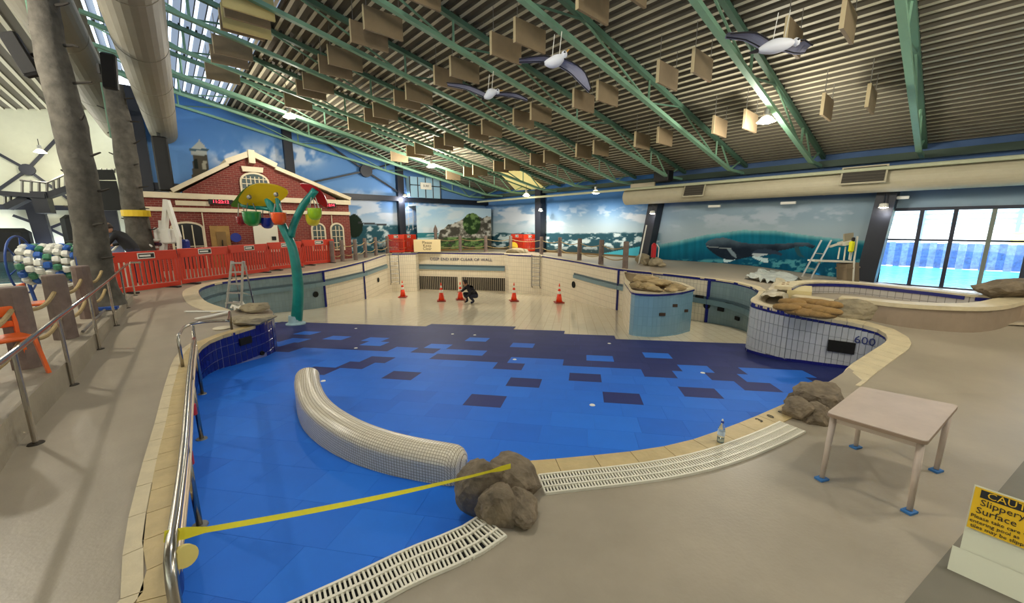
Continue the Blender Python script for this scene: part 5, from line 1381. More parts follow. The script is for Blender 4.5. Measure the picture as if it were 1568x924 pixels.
# ================================================================ planter island standing in the pool
ip = [(955,417),(957,430),(962,440),(968,447.5),(985,450),(1010,450.5),(1040,448),(1062,443)]
ib = [atz(*p, .36) for p in ip]
back = [Vector((ib[-1].x+.1, ib[-1].y+1.0, .36)), Vector((ib[-1].x-.3, ib[-1].y+2.3, .36)), Vector((ib[0].x+1.2, ib[0].y+.3, .36))]
ring = [Vector((p.x, p.y, .36)) for p in smooth_path(ib, .15)]+back
ring_f = [p for p in ring]
T = thing('planter_island', 'pale blue tiled planter island standing in the pool, filled with stones', 'planter', (ib[3].x, ib[3].y, floor_z(ib[3].x, ib[3].y))); o = T.location.copy()
def ringwall(name, R_, m, parent, org, z1, close=True, sub=slice(None)):
    mb = MB(); mb.uv = []; s = 0; R2 = R_+[R_[0]] if close else R_
    for i, p in enumerate(R2):
        if i: s += (p-R2[i-1]).length
        zf = floor_z(p.x, p.y)-.05; mb.v += [(p.x-org.x, p.y-org.y, zf-org.z), (p.x-org.x, p.y-org.y, z1-org.z)]; mb.uv += [(s, zf), (s, z1)]
    for i in range(len(R2)-1): mb.f.append((2*i, 2*i+1, 2*i+3, 2*i+2)); mb.mi.append(0)
    return obj(name, mb, m, parent)
kf = next(i for i, p in enumerate(ring) if px_of(p)[0] > 966)
ringwall('front_wall', ring[kf:], itile, T, o, .36, close=False)
ringwall('side_wall', ring[-1:]+ring[:kf+1], wtile, T, o, .36, close=False)
c = sum(ring, Vector())/len(ring)
def ringcap(name, R_, z0, z1, k, m, parent, org):
    """flat rim following a ring, k = how far it reaches inward"""
    c = sum(R_, Vector())/len(R_); n = len(R_); V = []
    for p in R_:
        q = p+(c-p).normalized()*k; e = p+(p-c).normalized()*.03
        V += [(e.x, e.y, z0), (e.x, e.y, z1), (q.x, q.y, z1), (q.x, q.y, z0)]
    V = [(x-org.x, y-org.y, z-org.z) for x, y, z in V]
    F = [tuple([4*i+a, 4*((i+1) % n)+a, 4*((i+1) % n)+(a+1) % 4, 4*i+(a+1) % 4]) for i in range(n) for a in range(4)]
    return obj(name, MB().add(V, F), m, parent, fix=True)
ringcap('rim', ring, .36, .40, .12, coping_l, T, o); ringcap('rim_line', ring, .31, .36, .02, navy_band, T, o)
obj('soil', MB().add([(p.x-o.x, p.y-o.y, .33-o.z) for p in ring], [tuple(range(len(ring)))]), mat('soil_tan', (136, 116, 82), .95, var=.25, scale=5, bump=.5), T)
for i, (x, y) in enumerate([(999,470.5),(1018,481.5),(1036,468),(1052,476)]):
    p = min(ring[kf:], key=lambda q: abs(px_of(q)[0]-x)); z = ztop(p, y); f = (Vector((0,-1,0)))
    obj('outlet', MB().box((p.x-o.x, p.y-.02-o.y, z-o.z), (.16 if i < 2 else .13, .03, .075)), mat('outlet_brown', (60, 44, 30), .8), T)
r = random.Random(3); k = 0
for (x, y, sx, sy, sz) in [(985,428,1.0,.9,.3),(1010,434,.8,.8,.28),(1034,439,.6,.5,.2),(975,436,.5,.5,.2),(1003,443,.7,.4,.16),(1028,444,.5,.3,.14),(992,438,.5,.4,.2),(1044,442,.3,.25,.14)]:
    p = atz(x, y, .46); nm = ['largest flat stone at the back of the planter island','second large stone, middle of the planter island','stone at the right of the planter island','small stone at the left of the planter island','low stone at the front rim of the planter island','small pale stone front right on the planter island','stone wedged in the centre left of the planter island','smallest stone at the right tip of the planter island'][k]
    o_ = obj('stone', rock_mesh('stone', (sx, sy, sz), 30+k, 2, .3), mat('stone_tan', (164, 142, 102), .9, var=.35, scale=3, bump=.8, bscale=10), loc=p, rz=r.uniform(0, 3)); tag(o_, nm, 'stone', 'stones in the planter island'); k += 1

# crumpled sheeting
def sheet(name, pts, z, h, seed, label, m=tarp, cat='sheeting'):
    P = [atz(*q, z) for q in pts]; c = sum(P, Vector())/len(P); poly = [(p.x, p.y) for p in P]
    x0, x1 = min(p.x for p in P), max(p.x for p in P); y0, y1 = min(p.y for p in P), max(p.y for p in P); n = 34
    X, Y = np.meshgrid(np.linspace(x0, x1, n), np.linspace(y0, y1, n)); L_ = max(x1-x0, y1-y0)
    Z = np.abs(fbm(X*4/L_*1.2+seed*7, Y*4/L_*1.2+seed, 3)-.5)*2; Z = z+h*(.15+1.6*Z)
    ed = inpoly(X.ravel(), Y.ravel(), poly).reshape(X.shape)
    mb = MB(); ids = -np.ones(X.shape, int)
    for j in range(n):
        for i in range(n):
            ids[j, i] = len(mb.v); mb.v.append((X[j, i]-c.x, Y[j, i]-c.y, (Z[j, i] if ed[j, i] else z)-c.z))
    for j in range(n-1):
        for i in range(n-1):
            if ed[j:j+2, i:i+2].sum() >= 3: mb.f.append((ids[j, i], ids[j, i+1], ids[j+1, i+1], ids[j+1, i])); mb.mi.append(0)
    return tag(obj(name, mb, m, loc=c), label, cat)
sheet('plastic_sheet', [(1138,428),(1160,420),(1180,416),(1215,424),(1232,432),(1205,436),(1170,434)], .45, .16, 2, 'crumpled translucent sheeting heaped on the deck below the whale', mat('clear_sheeting', (176, 182, 176), .35, var=.2, scale=6, bump=.5))
sheet('canvas_sheet', [(1161,458),(1172,447),(1190,436),(1205,441),(1213,452),(1206,462),(1195,470),(1172,464)], .47, .2, 5, 'crumpled dirty canvas lying by the tip of the right pool wall')
sheet('paper_heap', [(352,472),(362,466),(372,465),(382,470),(380,477),(362,478)], .17, .09, 9, 'crumpled white paper heap on the coping of the peninsula', mat('paper_white', (226, 220, 204), .7))
g = 'rocks at the foot of the spa wall'
rock(1306, 474, .52, (1.1, .5, .5), 71, 'largest pale mottled rock leaning on the spa wall beside the sandbags', g, m=rockl, rz=-.5)
rock(1335, 481, .45, (.9, .4, .3), 72, 'middle pale rock at the foot of the spa wall', g, m=rockl, rz=-.3)
rock(1368, 487, .38, (.9, .36, .22), 73, 'low right pale rock at the foot of the spa wall', g, m=rockl, rz=-.2)
rock(1392, 490, .36, (.5, .3, .14), 74, 'small flat rock at the right end of the rocks by the spa wall', g, m=rockl)
# flattened long offcuts on the left deck
def strip(pts, w, h, label, m, z=None):
    P = [gd(*q)+Vector((0,0,h)) for q in pts]; o = P[0].copy(); mb = MB()
    for a, b in zip(P, P[1:]): mb.bar(a-o, b-o, w, .02)
    return tag(obj('offcut', mb, m, loc=o), label, 'offcut')
strip([(284,478.5),(320,478.5),(352,478)], .07, .02, 'long thin white offcut on the left deck', whitep); strip([(300,492),(330,486),(352,481)], .1, .05, 'curved white offcut leading to the paper heap', whitep)
p = gd(341, 503); tag(obj('white_lid', MB().lathe([(.15,0),(.16,.012),(.12,.02),(.001,.02)], (0,0,0), 20), mat('lid_cream', (214, 204, 176), .5), loc=p), 'round cream lid in the deck behind the looped handrail', 'lid')
r_ = random.Random(11)
def wall_stone(x, y, s, sd, lb): p = gd(x, y); p.z += s*.25; tag(obj('stone', rock_mesh('stone', (s, s*.8, s*.6), sd, 2, .2), rockl, loc=p), lb, 'stone', 'stones at the foot of the leaning column')
wall_stone(982, 403, .8, 50, 'leftmost pale stone under the leaning column left of the whale'); wall_stone(990, 406.5, .6, 51, 'second stone under the leaning column'); wall_stone(1003, 408, .7, 52, 'third stone under the leaning column, lowest'); wall_stone(1014, 409.5, .4, 53, 'small dark stone right of the leaning column')
p = gd(793, 387.5); p.z += .1; tag(obj('stone', rock_mesh('stone', (1.6, .8, .5), 60, 2, .2), rockl, loc=p), 'flat sandy stone on the rim above the right wall ladder', 'stone')

# ---------------------------------------------------------------- spa pool on the right
zs = .72
sp_out = [(1188,438),(1205,432),(1240,429.5),(1300,431),(1360,436),(1440,444),(1520,452),(1600,452)]
near_out = [(1700,470),(1600,462),(1568,461),(1540,467),(1500,470),(1440,468.5),(1380,465),(1330,460),(1285,455.5)]
NO = [atz(*p, zs) for p in near_out]; FO = [atz(*p, zs) for p in sp_out]
T = thing('spa_pool', 'empty raised spa pool with tiled bowl and pale coping beside the window', 'spa', (NO[-1].x, NO[-1].y, .33)); o = T.location.copy(); V3 = lambda p, z: (p.x-o.x, p.y-o.y, z-o.z)
N_s = smooth_path(NO, .2); F_s = smooth_path(FO, .25)
mb = MB(); mb.uv = []
s = 0
for i, p in enumerate(N_s):
    if i: s += (p-N_s[i-1]).length
    mb.v += [V3(p, .2), V3(p, zs-.06)]; mb.uv += [(s, 0), (s, .5)]
for i in range(len(N_s)-1): mb.f.append((2*i, 2*i+1, 2*i+3, 2*i+2)); mb.mi.append(0)
obj('outer_wall', mb, mat('spa_render', (146, 128, 108), .7, var=.15, scale=2), T)
def capstrip(path, w, z, side, m, name, th=.07):
    mb = MB(); n = len(path)
    for i, p in enumerate(path):
        t = path[min(i+1, n-1)]-path[max(i-1, 0)]; t.z = 0; t.normalize(); q = p+Vector((-t.y, t.x, 0))*w*side; e = p-Vector((-t.y, t.x, 0))*.03*side
        mb.v += [V3(e, z-th), V3(e, z), V3(q, z), V3(q, z-th)]
    mb.f = [tuple([4*i+a, 4*(i+1)+a, 4*(i+1)+(a+1) % 4, 4*i+(a+1) % 4]) for i in range(n-1) for a in range(4)]; mb.mi = [0]*len(mb.f)
    mb.add(mb.v[:4], [(0,1,2,3)]); mb.add(mb.v[4*n-4:4*n], [(0,1,2,3)])
    return obj(name, mb, m, T, fix=True)
capstrip(N_s, .32, zs, -1, coping_l, 'near_coping'); capstrip(F_s, .3, zs, -1, coping_l, 'far_coping')
# tiled inside of the far side
mb = MB(); mb.uv = []; s = 0
for i, p in enumerate(F_s):
    t = F_s[min(i+1, len(F_s)-1)]-F_s[max(i-1, 0)]; t.z = 0; t.normalize(); q = p-Vector((-t.y, t.x, 0))*.3
    if i: s += (p-F_s[i-1]).length
    mb.v += [V3(q, -.1), V3(q, zs-.04)]; mb.uv += [(s, 0), (s, .8)]
for i in range(len(F_s)-1): mb.f.append((2*i, 2*i+1, 2*i+3, 2*i+2)); mb.mi.append(0)
obj('bowl_wall', mb, tile_mat('spa_tiles', (196, 190, 184), (190, 184, 178), (140, 134, 128), .14, .3, .007), T)
ln = MB()
for a, b in zip(F_s, F_s[1:]):
    t = b-a; t.normalize(); n = -Vector((-t.y, t.x, 0))*.315; ln.bar(Vector(V3(a+n, zs-.07)), Vector(V3(b+n, zs-.07)), .02, .07)
obj('rim_line', ln, navy_band, T)
obj('bowl_floor', MB().add([V3(N_s[0], .34), V3(N_s[-1], .34), V3(F_s[0], .34), V3(F_s[-1], .34)], [(0,1,2,3)]), ftile, T)
# tan end block and spillway by the sandbags
blk = [atz(*p, .62) for p in [(1205,447),(1243,450),(1243,441),(1215,439)]]
obj('end_block', MB().prism([(p.x-o.x, p.y-o.y) for p in blk], .3-o.z, .66-o.z), mat('block_cream', (206, 190, 140), .6), T)
sl_ = [atz(*p, .58) for p in [(1212,453),(1288,467),(1286,460),(1222,450)]]
obj('spill_shelf', MB().prism([(p.x-o.x, p.y-o.y) for p in sl_], .3-o.z, .58-o.z), coping_l, T)
for i, (x, y) in enumerate([(1200,433.5),(1207,432.5),(1199,436),(1206,435.5)]): obj('socket', MB().lathe([(.03,0),(.03,.012),(.001,.012)], Vector(V3(atz(x, y, zs), zs)), 8), mat('socket_tan', (150, 120, 80), .6), T)
rock(1545, 443, .85, (1.5, .8, .5), 21, 'brown boulder on the spa coping in front of the window', None, m=rockm)
# sandbags
r = random.Random(5); names = []
sbs = [(1213,463,.5),(1232,462,.5),(1252,464,.5),(1270,467,.45),(1205,471,.45),(1226,470,.5),(1247,473,.5),(1266,477,.5),(1240,480,.45),(1222,477,.42),(1258,482,.42)]
for i, (x, y, w_) in enumerate(sbs):
    p = atz(x, y, .60 if i < 4 else .56 if i < 8 else .50); mb = MB(); R = Matrix.Rotation(math.pi/2, 3, 'Y')
    mb.lathe([(.001,-.23),(.06,-.21),(.09,-.17),(.12,-.06),(.12,.06),(.09,.17),(.06,.21),(.001,.23)], (0,0,0), 14, M=Matrix.Diagonal((1, 1.1, .62)) @ R)
    o_ = obj('sandbag', mb, sand, loc=p, rz=r.uniform(-.9, -.2), smooth=True)
    tag(o_, ['upper row sandbag, leftmost, against the canvas','upper row sandbag, second from left','upper row sandbag, third from left','upper row sandbag, rightmost','middle row sandbag, leftmost','middle row sandbag, second from left','middle row sandbag, third from left','middle row sandbag, rightmost by the rocky mound','bottom row sandbag, centre, on the pool rim','bottom row sandbag, left, on the pool rim','bottom row sandbag, right, on the pool rim'][i]+', brown hessian', 'sandbag', 'sandbags at the spa spillway')

# ---------------------------------------------------------------- lifeguard chair with yellow jacket, handrails
yc = atz(1305, 436, .35).y+.6; 
def q_(x, y, dy=0): return aty(x, y, yc+dy)
base = q_(1300, 436); T = thing('lifeguard_chair', 'grey lifeguard chair on a block stand with a slanting white ladder, by the window', 'lifeguard chair', base)
L_ = lambda x, y, dy=0: q_(x, y, dy)-base
wm = mat('chair_offwhite', (206, 202, 186), .5); tb__ = mat('stand_brown', (128, 112, 88), .7)
obj('stand', MB().bar(L_(1298,436), L_(1298,403), .38, .38).bar(L_(1298,411), L_(1298,409), .42, .42), tb__, T)
obj('frame_post', MB().tube([L_(1306,436,-.2), L_(1308,398,-.2), L_(1313,362,-.2)], .025, 8), wm, T)
obj('seat_back', MB().bar(L_(1292,366), L_(1306,364), .05, .3), mat('chair_back_tan', (150, 142, 120), .7), T)
obj('arm_rest', MB().bar(L_(1270,378), L_(1290,372), .1, .05).bar(L_(1288,374), L_(1303,370), .3, .1), wm, T)
for x, yb, yt_ in [(1283,397,379),(1292,399,378),(1300,398,376),(1302,399,384)]: obj('spindle', MB().tube([L_(x,yb), L_(x+3,yt_)], .02, 6), wm, T)
obj('platform', MB().bar(L_(1242,399), L_(1302,401), .3, .05), wm, T)
obj('stringer', MB().tube([L_(1258,368), L_(1228,424)], .025, 8), alu, T); obj('stringer', MB().tube([L_(1273,368), L_(1241,428)], .025, 8), alu, T)
for t in (.35, .75, .95): obj('rung', MB().tube([L_(1258,368).lerp(L_(1228,424), t), L_(1273,368).lerp(L_(1241,428), t)], .015, 6), alu, T)
jb = q_(1304, 378, -.19); jm = mat('hi_vis_yellow', (220, 220, 20), .7)
J_ = thing('hi_vis_vest', 'bright yellow hi-vis vest hanging on the lifeguard chair', 'vest', jb); obj('body_cloth', MB().bbox((0,0,0), (.16,.1,.34), .04), jm, J_); obj('strap', MB().bbox((.02,0,.22), (.08,.08,.12), .02), black, J_)

# ---------------------------------------------------------------- A-frame ladder standing in the pool behind the peninsula
yl = 9.1
def a_(x, y, dy=0): return aty(x, y, yl+dy)
b0 = a_(358, 470); T = thing('step_ladder', 'aluminium step ladder standing in the pool behind the left peninsula', 'ladder', Vector((b0.x, yl, floor_z(0, yl)))); o = T.location.copy()
for tx, bx in ((355, 346), (372, 369)):
    t = a_(tx, 400)-o; b = a_(bx, 478)-o; d = (b-t); obj('side_rail', MB().bar(t, t+d*1.25, .05, .03), alu, T)
for (y, l, r__) in [(403,355,372),(417,352,371),(435,350,370),(449,348,370),(464,346,369)]: obj('tread', MB().bar(a_(l+.5, y)-o, a_(r__, y)-o, .08, .03), alu, T)
for tx, bx in ((357, 368), (374, 389)): obj('rear_leg', MB().bar(a_(tx, 401)-o, a_(bx, 460, .9)-o+Vector((0,0,-.3)), .03), alu, T)
obj('spreader', MB().bar(a_(371,449)-o, a_(387,452,.7)-o, .02), alu, T)

# ---------------------------------------------------------------- paper notice on the rim
p = gd(632, 387.5)+Vector((0,.12,0)); a = aty(634, 386, p.y); b = aty(675, 386, p.y); T = thing('paper_notice', 'large cream paper notice behind the deep end posts', 'notice', (a+b)/2)
hh = ztop(a, 367)-a.z; obj('sheet', MB().box((0,0,hh/2), ((b-a).length, .03, hh)), mat('notice_cream', (228, 208, 160), .6), T)
for i, t in enumerate(['Please', 'Keep', 'Clear']):
    put_text(t, .25, mat('ink_brown', (70, 50, 40), .7), (0, -.02, hh*(.75-.25*i)), (1,0,0), (0,0,1), T)
# round yellow sign on the wall end
p = atr(785, 374, 21.4) ; tag(obj('round_sign', MB().lathe([(.001,-.03),(.3,-.03),(.3,.03),(.001,.03)], (0,0,0), 20, M=Matrix.Rotation(math.pi/2, 3, 'X')), mat('round_yellow', (200, 170, 40), .5), loc=aty(786, 378, gd(786,388).y+1.0)), 'round yellow marker behind the deep end posts', 'marker')
# extinguisher and white pole by the leaning column
pe = gd(1003, 408); pe += Vector((.1, -.1, 0)); T = thing('fire_extinguisher', 'red fire extinguisher hung on the leaning column left of the whale', 'extinguisher', aty(1001, 383, pe.y)); obj('cylinder', MB().lathe([(.001,-.3),(.1,-.3),(.1,.2),(.04,.28),(.001,.28)], (0,0,0), 12), mat('extinguisher_red', (180, 20, 30), .4), T); obj('hose', MB().tube([(.1,0,.25),(.2,-.02,.1),(.2,0,-.3)], .02, 6), whitep, T)
a = gd(978, 405); b = aty(990, 345, a.y+.3); tag(obj('leaning_pole', MB().tube([(0,0,0), b-a], .03, 8), whitep, loc=a), 'thin white pole leaning against the dark column left of the whale', 'pole')
for (x, y), lb in zip([(999,326),(1353,316),(828,322),(620,300)], ['small white spotlight on the column left of the whale','small bluish spotlight on the column by the window','white pendant spotlights beside the corner column','bright floodlight on the dark end wall column']):
    p = ats(x, y, S2-.9) if x > 700 else atr(x, y, R1-.6)
    T = thing('spotlight', lb, 'spotlight', p); obj('head_shell', MB().lathe([(.05,.1),(.11,.08),(.13,-.04),(.001,-.05)], (0,0,0), 12), whitep, T); obj('lens', MB().lathe([(.12,-.045),(.001,-.07)], (0,0,0), 12), lamp_e, T)
    obj('arm', MB().bar((0,0,.1), (.02,.02,.4), .03), dark_steel, T)
    L = bpy.data.lights.new('spot_light', 'POINT'); L.energy = 4 if x != 620 else 40; L.color = (.85, .88, 1); L.shadow_soft_size = .08; lo = bpy.data.objects.new('spot_light', L); COL.objects.link(lo); lo.parent = T; lo.location = (0, -.1, -.25)
for x, y in [(1094,316),(1207,311),(1376,303)]:
    tag(obj('emergency_light', MB().bbox((0,0,0), (.1,.5,.1), .01, M=M3), whitep, loc=ats(x, y, S2-.5)), f'small white emergency light under the right duct, {"left" if x < 1100 else "middle" if x < 1300 else "above the window edge"}', 'light')
tag(obj('ceiling_speaker', MB().bbox((0,0,0), (.5,.7,.45), .03, M=M3), black, loc=ats(1016, 270, S2-1.6)), 'black box speaker above the left end of the right duct', 'speaker')
tag(obj('eave_panel', MB().bbox((0,0,0), (.1,1.3,.4), .01, M=M3), mat('panel_pale', (196, 184, 158), .6), loc=ats(984, 287, S2-1.0)), 'pale panel at the eave left of the right duct', 'panel')

# ---------------------------------------------------------------- albatrosses hung from the roof
bw = mat('bird_white', (226, 228, 236), .7); bwg = mat('bird_wing_grey', (150, 150, 168), .7); bblk = mat('bird_black', (22, 20, 26), .7); bk = mat('bird_bill', (200, 150, 60), .5)
def bird(px, py, dist, body, headp, tail, wings, label):
    def W(x, y, d=0): return aty(x, y, dist+d)
    c = W(px, py); T = thing('hanging_albatross', label, 'bird', c); L = lambda x, y, d=0: W(x, y, d)-c
    P = smooth_path([L(*tail), L(*body[0]), L(*body[1]), L(*headp)], .05); n = len(P); sc_ = body[2]
    rad = [sc_*(.25+.9*math.sin(math.pi*min(1, (i/(n-1))*1.02))**.8)*(1 if i < n*.8 else .85) for i in range(n)]
    obj('body', MB().tube(P, rad, 14), bw, T, smooth=True)
    hd = L(*headp); fd = (L(*headp)-L(*body[1])).normalized()
    obj('head', MB().lathe([(.001,-sc_*.8),(sc_*.55,-sc_*.45),(sc_*.62,0),(sc_*.5,sc_*.4),(.001,sc_*.7)], hd, 12), bw, T, smooth=True)
    obj('bill', MB().tube([hd+fd*sc_*.4, hd+fd*sc_*1.2, hd+fd*sc_*1.5-Vector((0,0,sc_*.18))], [sc_*.2, sc_*.12, sc_*.04], 8), bk, T)
    obj('eye_patch', MB().lathe([(.001,-.02*1),(.022,0),(.001,.02)], hd+Vector((0,-sc_*.55,sc_*.15)), 8), bblk, T)
    obj('tail', MB().tube([L(*tail), L(*tail)+(L(*tail)-L(*body[0]))*.6], [sc_*.4, sc_*.15], 6), bblk, T)
    for wg in wings:
        lead = smooth_path([L(*q) for q in wg[0]], .06); tr_ = smooth_path([L(*q) for q in wg[1]], .06); m = 24
        rs = lambda P_, t: P_[int(round(t*(len(P_)-1)))]
        V = []; F = []; V_ = []
        for i in range(m+1):
            a, b = rs(lead, i/m), rs(tr_, i/m)
            for k in range(4): V.append(a.lerp(b, k/3)+Vector((0, .05*k, 0))+Vector((0,0,.03*math.sin(math.pi*k/3))))
            for k in range(4): V_.append(a.lerp(b, k/3)+Vector((0, .05*k, 0))+Vector((0,0,.03*math.sin(math.pi*k/3)+.018)))
        for i in range(m):
            for k in range(3): F.append((i*4+k, i*4+k+1, (i+1)*4+k+1, (i+1)*4+k))
        w = obj('wing', MB().add(V, F).add(V_, [tuple(reversed(f)) for f in F]), bwg, T)
        obj('wing_edge', MB().tube([p-Vector((0,.01,0)) for p in lead[::2]]+[lead[-1]-Vector((0,.01,0))], sc_*.13, 6), bblk, w); obj('wing_edge', MB().tube([p+Vector((0,.1,0)) for p in tr_[::2]]+[tr_[-1]+Vector((0,.1,0))], sc_*.10, 6), bblk, w)
    for q in body[:2]: obj('cord', MB().tube([L(*q)+Vector((0,0,sc_*.5)), L(*q)+Vector((.04,0,.45))], .006, 4), whitep, T)
bird(1195, 68, 6.3, [(1182,72),(1200,68),.085], (1219,64), (1160,78), [[[(1183,66),(1165,54),(1150,50),(1118,52)], [(1176,70),(1164,64),(1148,56),(1118,52)]], [[(1209,65),(1220,63),(1232,62),(1244,70)], [(1206,72),(1215,74),(1228,77),(1242,76)]]], 'large hanging albatross at the top right of the photo')
bird(852, 94, 7.6, [(845,96),(856,91),.088], (864,83), (833,97), [[[(858,88),(880,98),(896,112),(905,136)], [(856,97),(874,108),(890,124),(904,138)]], [[(844,88),(834,86),(818,87),(795,91)], [(842,92),(832,91),(816,91),(795,92)]]], 'hanging albatross in the middle, one wing swept down to the right')
bird(750, 144, 9.6, [(747,147),(753,142),.085], (762,140), (741,150), [[[(757,142),(775,142),(792,144),(808,152)], [(756,144),(774,145),(792,148),(808,153)]], [[(747,144),(730,136),(712,130),(684,127)], [(745,148),(728,141),(710,134),(684,129)]]], 'smallest hanging albatross, left of the other two')

# ---------------------------------------------------------------- other hall: far steelwork, lifts, furniture
def hallbar(p, q, w, label, name='hall_brace', r=RH-.25): a = atr(*p, r); b = atr(*q, r); return struct(name, MB().bar(a, b, w, up=E2), dark_steel, label)
for p, q in [((-40,215),(42,260)),((42,260),(100,199)),((42,260),(-30,310)),((42,260),(140,330)),((20,330),(75,350)),((75,350),(118,333)),((75,350),(120,372))]: hallbar(p, q, .13, 'dark diagonal brace on the cream hall wall')
struct('trim_hall_hub', MB().lathe([(.001,-.12),(.28,-.12),(.28,.12),(.001,.12)], atr(42,260,RH-.3), 16, M=frame(E1,(0,0,1))), dark_steel, 'dark hub of the hall wall brace')
hallbar((50,305), (78,400), .6, 'thick dark leaning column in the other hall', 'trim_column', RH-1)
hallbar((163,300), (182,395), .6, 'dark column behind the big tree trunk', 'trim_column', RH-1)
hallbar((-10,317), (128,319), .25, 'dark beam across the hall wall', 'trim_beam')
T = thing('slide_platform', 'dark steel stair platform with railings high in the other hall', 'platform', atr(40, 300, RH-3)); o = T.location.copy(); A2 = lambda x, y: atr(x, y, RH-3)-o
obj('deck_plate', MB().bar(A2(4,297), A2(74,302), 1.6, .2), dark_steel, T); obj('skirt', MB().bar(A2(55,311), A2(78,311), 1.4, 1.0), dark_steel, T)
obj('stair_flight', MB().bar(A2(74,300), A2(122,284), 1.0, .25), dark_steel, T); obj('stair_flight', MB().bar(A2(12,318), A2(42,303), 1.0, .25), dark_steel, T)
for x, yb, yt_ in [(8,315,300),(16,312,300),(26,309,300),(34,296,275),(48,298,276),(60,299,278),(72,300,280),(82,297,277),(90,294,272),(100,291,267),(110,288,263)]: obj('baluster', MB().bar(A2(x,yb), A2(x,yt_), .07), galv, T)
obj('top_rail', MB().tube([A2(30,276), A2(72,280), A2(112,262)], .05, 6), galv, T)
obj('top_rail', MB().tube([A2(4,300), A2(34,298)], .05, 6), galv, T)
T = thing('control_gantry', 'black panelled gantry with a railing behind the big tree trunk', 'gantry', atr(165, 290, RH-3)); o = T.location.copy()
obj('panel', MB().bar(atr(145,300,RH-3)-o, atr(184,300,RH-3)-o, .3, 1.5).bar(atr(147,268,RH-3)-o, atr(176,268,RH-3)-o, .2, .5), black, T)
for x in (147,155,163,171,176): obj('baluster', MB().bar(atr(x,265,RH-3)-o, atr(x,258,RH-3)-o, .05), galv, T)
for i, (x, y, w_, h_) in enumerate([(12,375,1.6,1.6),(118,362,.9,2.2)]):
    T = thing('stage_equipment', ['dark stacked equipment at the left edge of the other hall','dark draped equipment left of the big tree trunk'][i], 'equipment', atr(x, y, 31.0)); obj('cover', MB().bbox((0,0,0), (w_, 1, h_), .2, rz=.7), black, T); obj('crate', MB().bbox((.2,-.6,-h_*.35), (w_*.6,.6,h_*.3), .05, rz=.7), mat('crate_grey', (70, 72, 76), .7), T)
for i, x in enumerate([40, 103]):
    p = atr(x, 375, 30.9); T = thing('starting_block', f'blue and white starting block at the far pool end, {"left" if i == 0 else "right"}', 'starting block', p); obj('step', MB().bbox((0,0,0), (.8,.6,.1), .02, rz=.7), mat('block_blue', (60, 110, 170), .5), T); obj('leg', MB().box((0,0,-.25), (.3,.3,.45), rz=.7), whitep, T)

# lane rope reel
yr = 8.6
def rr_(x, y, dy=0): return aty(x, y, yr+dy)
cb_ = rr_(86, 404); T = thing('lane_rope_reel', 'blue wheeled reel wound with white, green and blue lane floats on the left terrace', 'reel', Vector((cb_.x, cb_.y, .31))); o = T.location.copy(); C_ = cb_-o
blu = mat('reel_blue', (20, 60, 130), .45); ax = Vector((.85, .52, 0)).normalized(); MX = frame(Vector((-ax.y, ax.x, 0)), (0,0,1))
for off in (-.5, .5):
    R = .60; c = C_+ax*off; obj('wheel_ring', MB().tube([c+MX @ Vector((R*math.cos(t), R*math.sin(t), 0)) for t in np.linspace(0, 2*math.pi, 33)], .02, 8), blu, T, smooth=True)
    for k in range(3): a = k*math.pi/3+.3; obj('spoke', MB().tube([c+MX @ Vector((R*math.cos(a), R*math.sin(a), 0)), c-MX @ Vector((R*math.cos(a), R*math.sin(a), 0))], .014, 6), blu, T)
    obj('stand_leg', MB().tube([c+Vector((0,0,0)), c+Vector((-.25,.1,-C_.z+.03))], .03, 8), blu, T); obj('stand_leg', MB().tube([c, c+Vector((.25,-.1,-C_.z+.03))], .03, 8), blu, T)
fl = [mat('float_white', (220, 220, 210), .5), mat('float_green', (60, 120, 90), .5), mat('float_blue', (40, 90, 170), .5)]
k = 0
for off in np.linspace(-.4, .4, 7):
    for a in np.linspace(0, 2*math.pi, 15)[:-1]:
        c = C_+ax*float(off)+MX @ Vector((.38*math.cos(a+off), .38*math.sin(a+off), 0)); R2_ = frame(MX @ Vector((-math.sin(a+off), math.cos(a+off), 0)), ax)
        obj('float', MB().lathe([(.02,-.07),(.065,-.05),(.07,0),(.065,.05),(.02,.07)], c, 7, M=Matrix((R2_.col[1], R2_.col[2], R2_.col[0])).transposed()), fl[0 if k % 5 < 3 else 1 if k % 5 == 3 else 2], T); k += 1
obj('axle', MB().tube([C_-ax*.6, C_+ax*.6], .05, 10), galv, T)
# orange stools
def stool(px, py, z, rz, label, s=1.0):
    p = atz(px, py, z); p.z = .31; T = thing('plastic_chair', label, 'chair', p, rz, 'orange chairs on the terrace'); om = mat('chair_orange', (224, 96, 20), .4)
    h = .45*s; obj('seat', MB().bbox((0,0,h), (.42,.4,.04), .015), om, T)
    for sx in (-1, 1):
        for sy in (-1, 1): obj('leg', MB().bar((sx*.19, sy*.18, h-.02), (sx*.23, sy*.22, 0), .05, .03), om, T)
    obj('backrest', MB().bbox((0,.2,h+.28), (.40,.035,.12), .01), om, T); obj('backrest', MB().bbox((0,.2,h+.13), (.38,.03,.07), .01), om, T)
    for sx in (-1, 1): obj('back_post', MB().bar((sx*.18,.19,h), (sx*.19,.21,h+.33), .05, .035), om, T)
    return T
stool(66, 464, .76, 2.3, 'orange plastic chair behind the second left post'); stool(2, 520, .76, 1.2, 'orange plastic chair behind the nearest left post, at the edge')
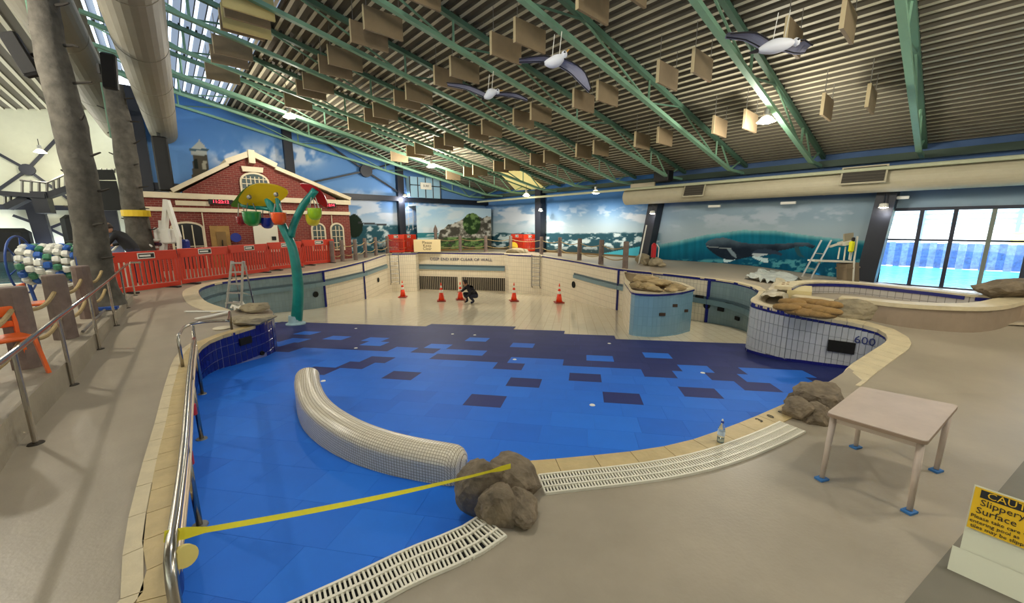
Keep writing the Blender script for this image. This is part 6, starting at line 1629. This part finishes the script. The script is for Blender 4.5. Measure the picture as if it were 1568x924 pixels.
# blue plank, pipe
a = atz(144, 474, .36); b = atz(181, 471, .36); tag(obj('blue_plank', MB().bar((0,0,0), b-a, .16, .05), mat('plank_blue', (24, 70, 150), .5), loc=a), 'blue plank lying on the terrace by the tree trunk', 'plank')
a = atz(127, 508, .36); b = atz(160, 475, .36); tag(obj('pipe_end', MB().tube([(0,0,0), b-a], .022, 8), galv, loc=a), 'metal pipe lying on the terrace edge', 'pipe')
# pool hoist and gear behind the barriers
yh = 13.6
def h_(x, y, dy=0): return aty(x, y, yh+dy)
hb = h_(262, 384); hb.z = deck_z(hb.x, hb.y); T = thing('access_hoist', 'white pool access hoist with two long arms behind the orange barriers', 'hoist', hb); H2 = lambda x, y, d=0: h_(x, y, d)-hb
wp = mat('hoist_white', (222, 220, 210), .4)
obj('mast', MB().bar(H2(255,306), H2(250,392), .14), wp, T); obj('mast', MB().bar(H2(246,338), H2(248,392), .09), wp, T)
obj('boom', MB().bar(H2(256,308), H2(274,364), .12), wp, T); obj('boom_end', MB().bar(H2(274,362), H2(275,384), .1), wp, T)
obj('power_pack', MB().bbox(H2(258,362), (.34,.3,.5), .04), wp, T); obj('seat', MB().bbox(H2(236,368), (.55,.4,.1), .04).bbox(H2(243,358), (.1,.36,.4), .04), wp, T)
obj('foot_rest', MB().bbox(H2(228,379), (.45,.3,.06), .02), wp, T); obj('cushion', MB().bbox(H2(243,374), (.35,.3,.1), .03), mat('cushion_maroon', (60, 20, 44), .6), T)
p = h_(205, 376, -.4); T = thing('tube_frame', 'pale bent tube frame beside the leaning person', 'frame', p); Fz = lambda x, y: h_(x, y, -.4)-p
obj('tube', MB().tube([Fz(172,384), Fz(186,370), Fz(198,366), Fz(218,367), Fz(233,378)], .03, 8), wp, T); obj('red_bag', MB().bbox(Fz(204,378), (.14,.12,.3), .03), mat('bag_red', (190, 20, 24), .5), T)
p = h_(282, 374, .3); tag(obj('blue_drum', MB().lathe([(.001,-.3),(.16,-.3),(.16,.1),(.12,.16),(.001,.16)], (0,0,0), 12), mat('drum_blue', (16, 40, 130), .4), loc=p), 'blue drum behind the barriers by the dark doorway', 'drum')
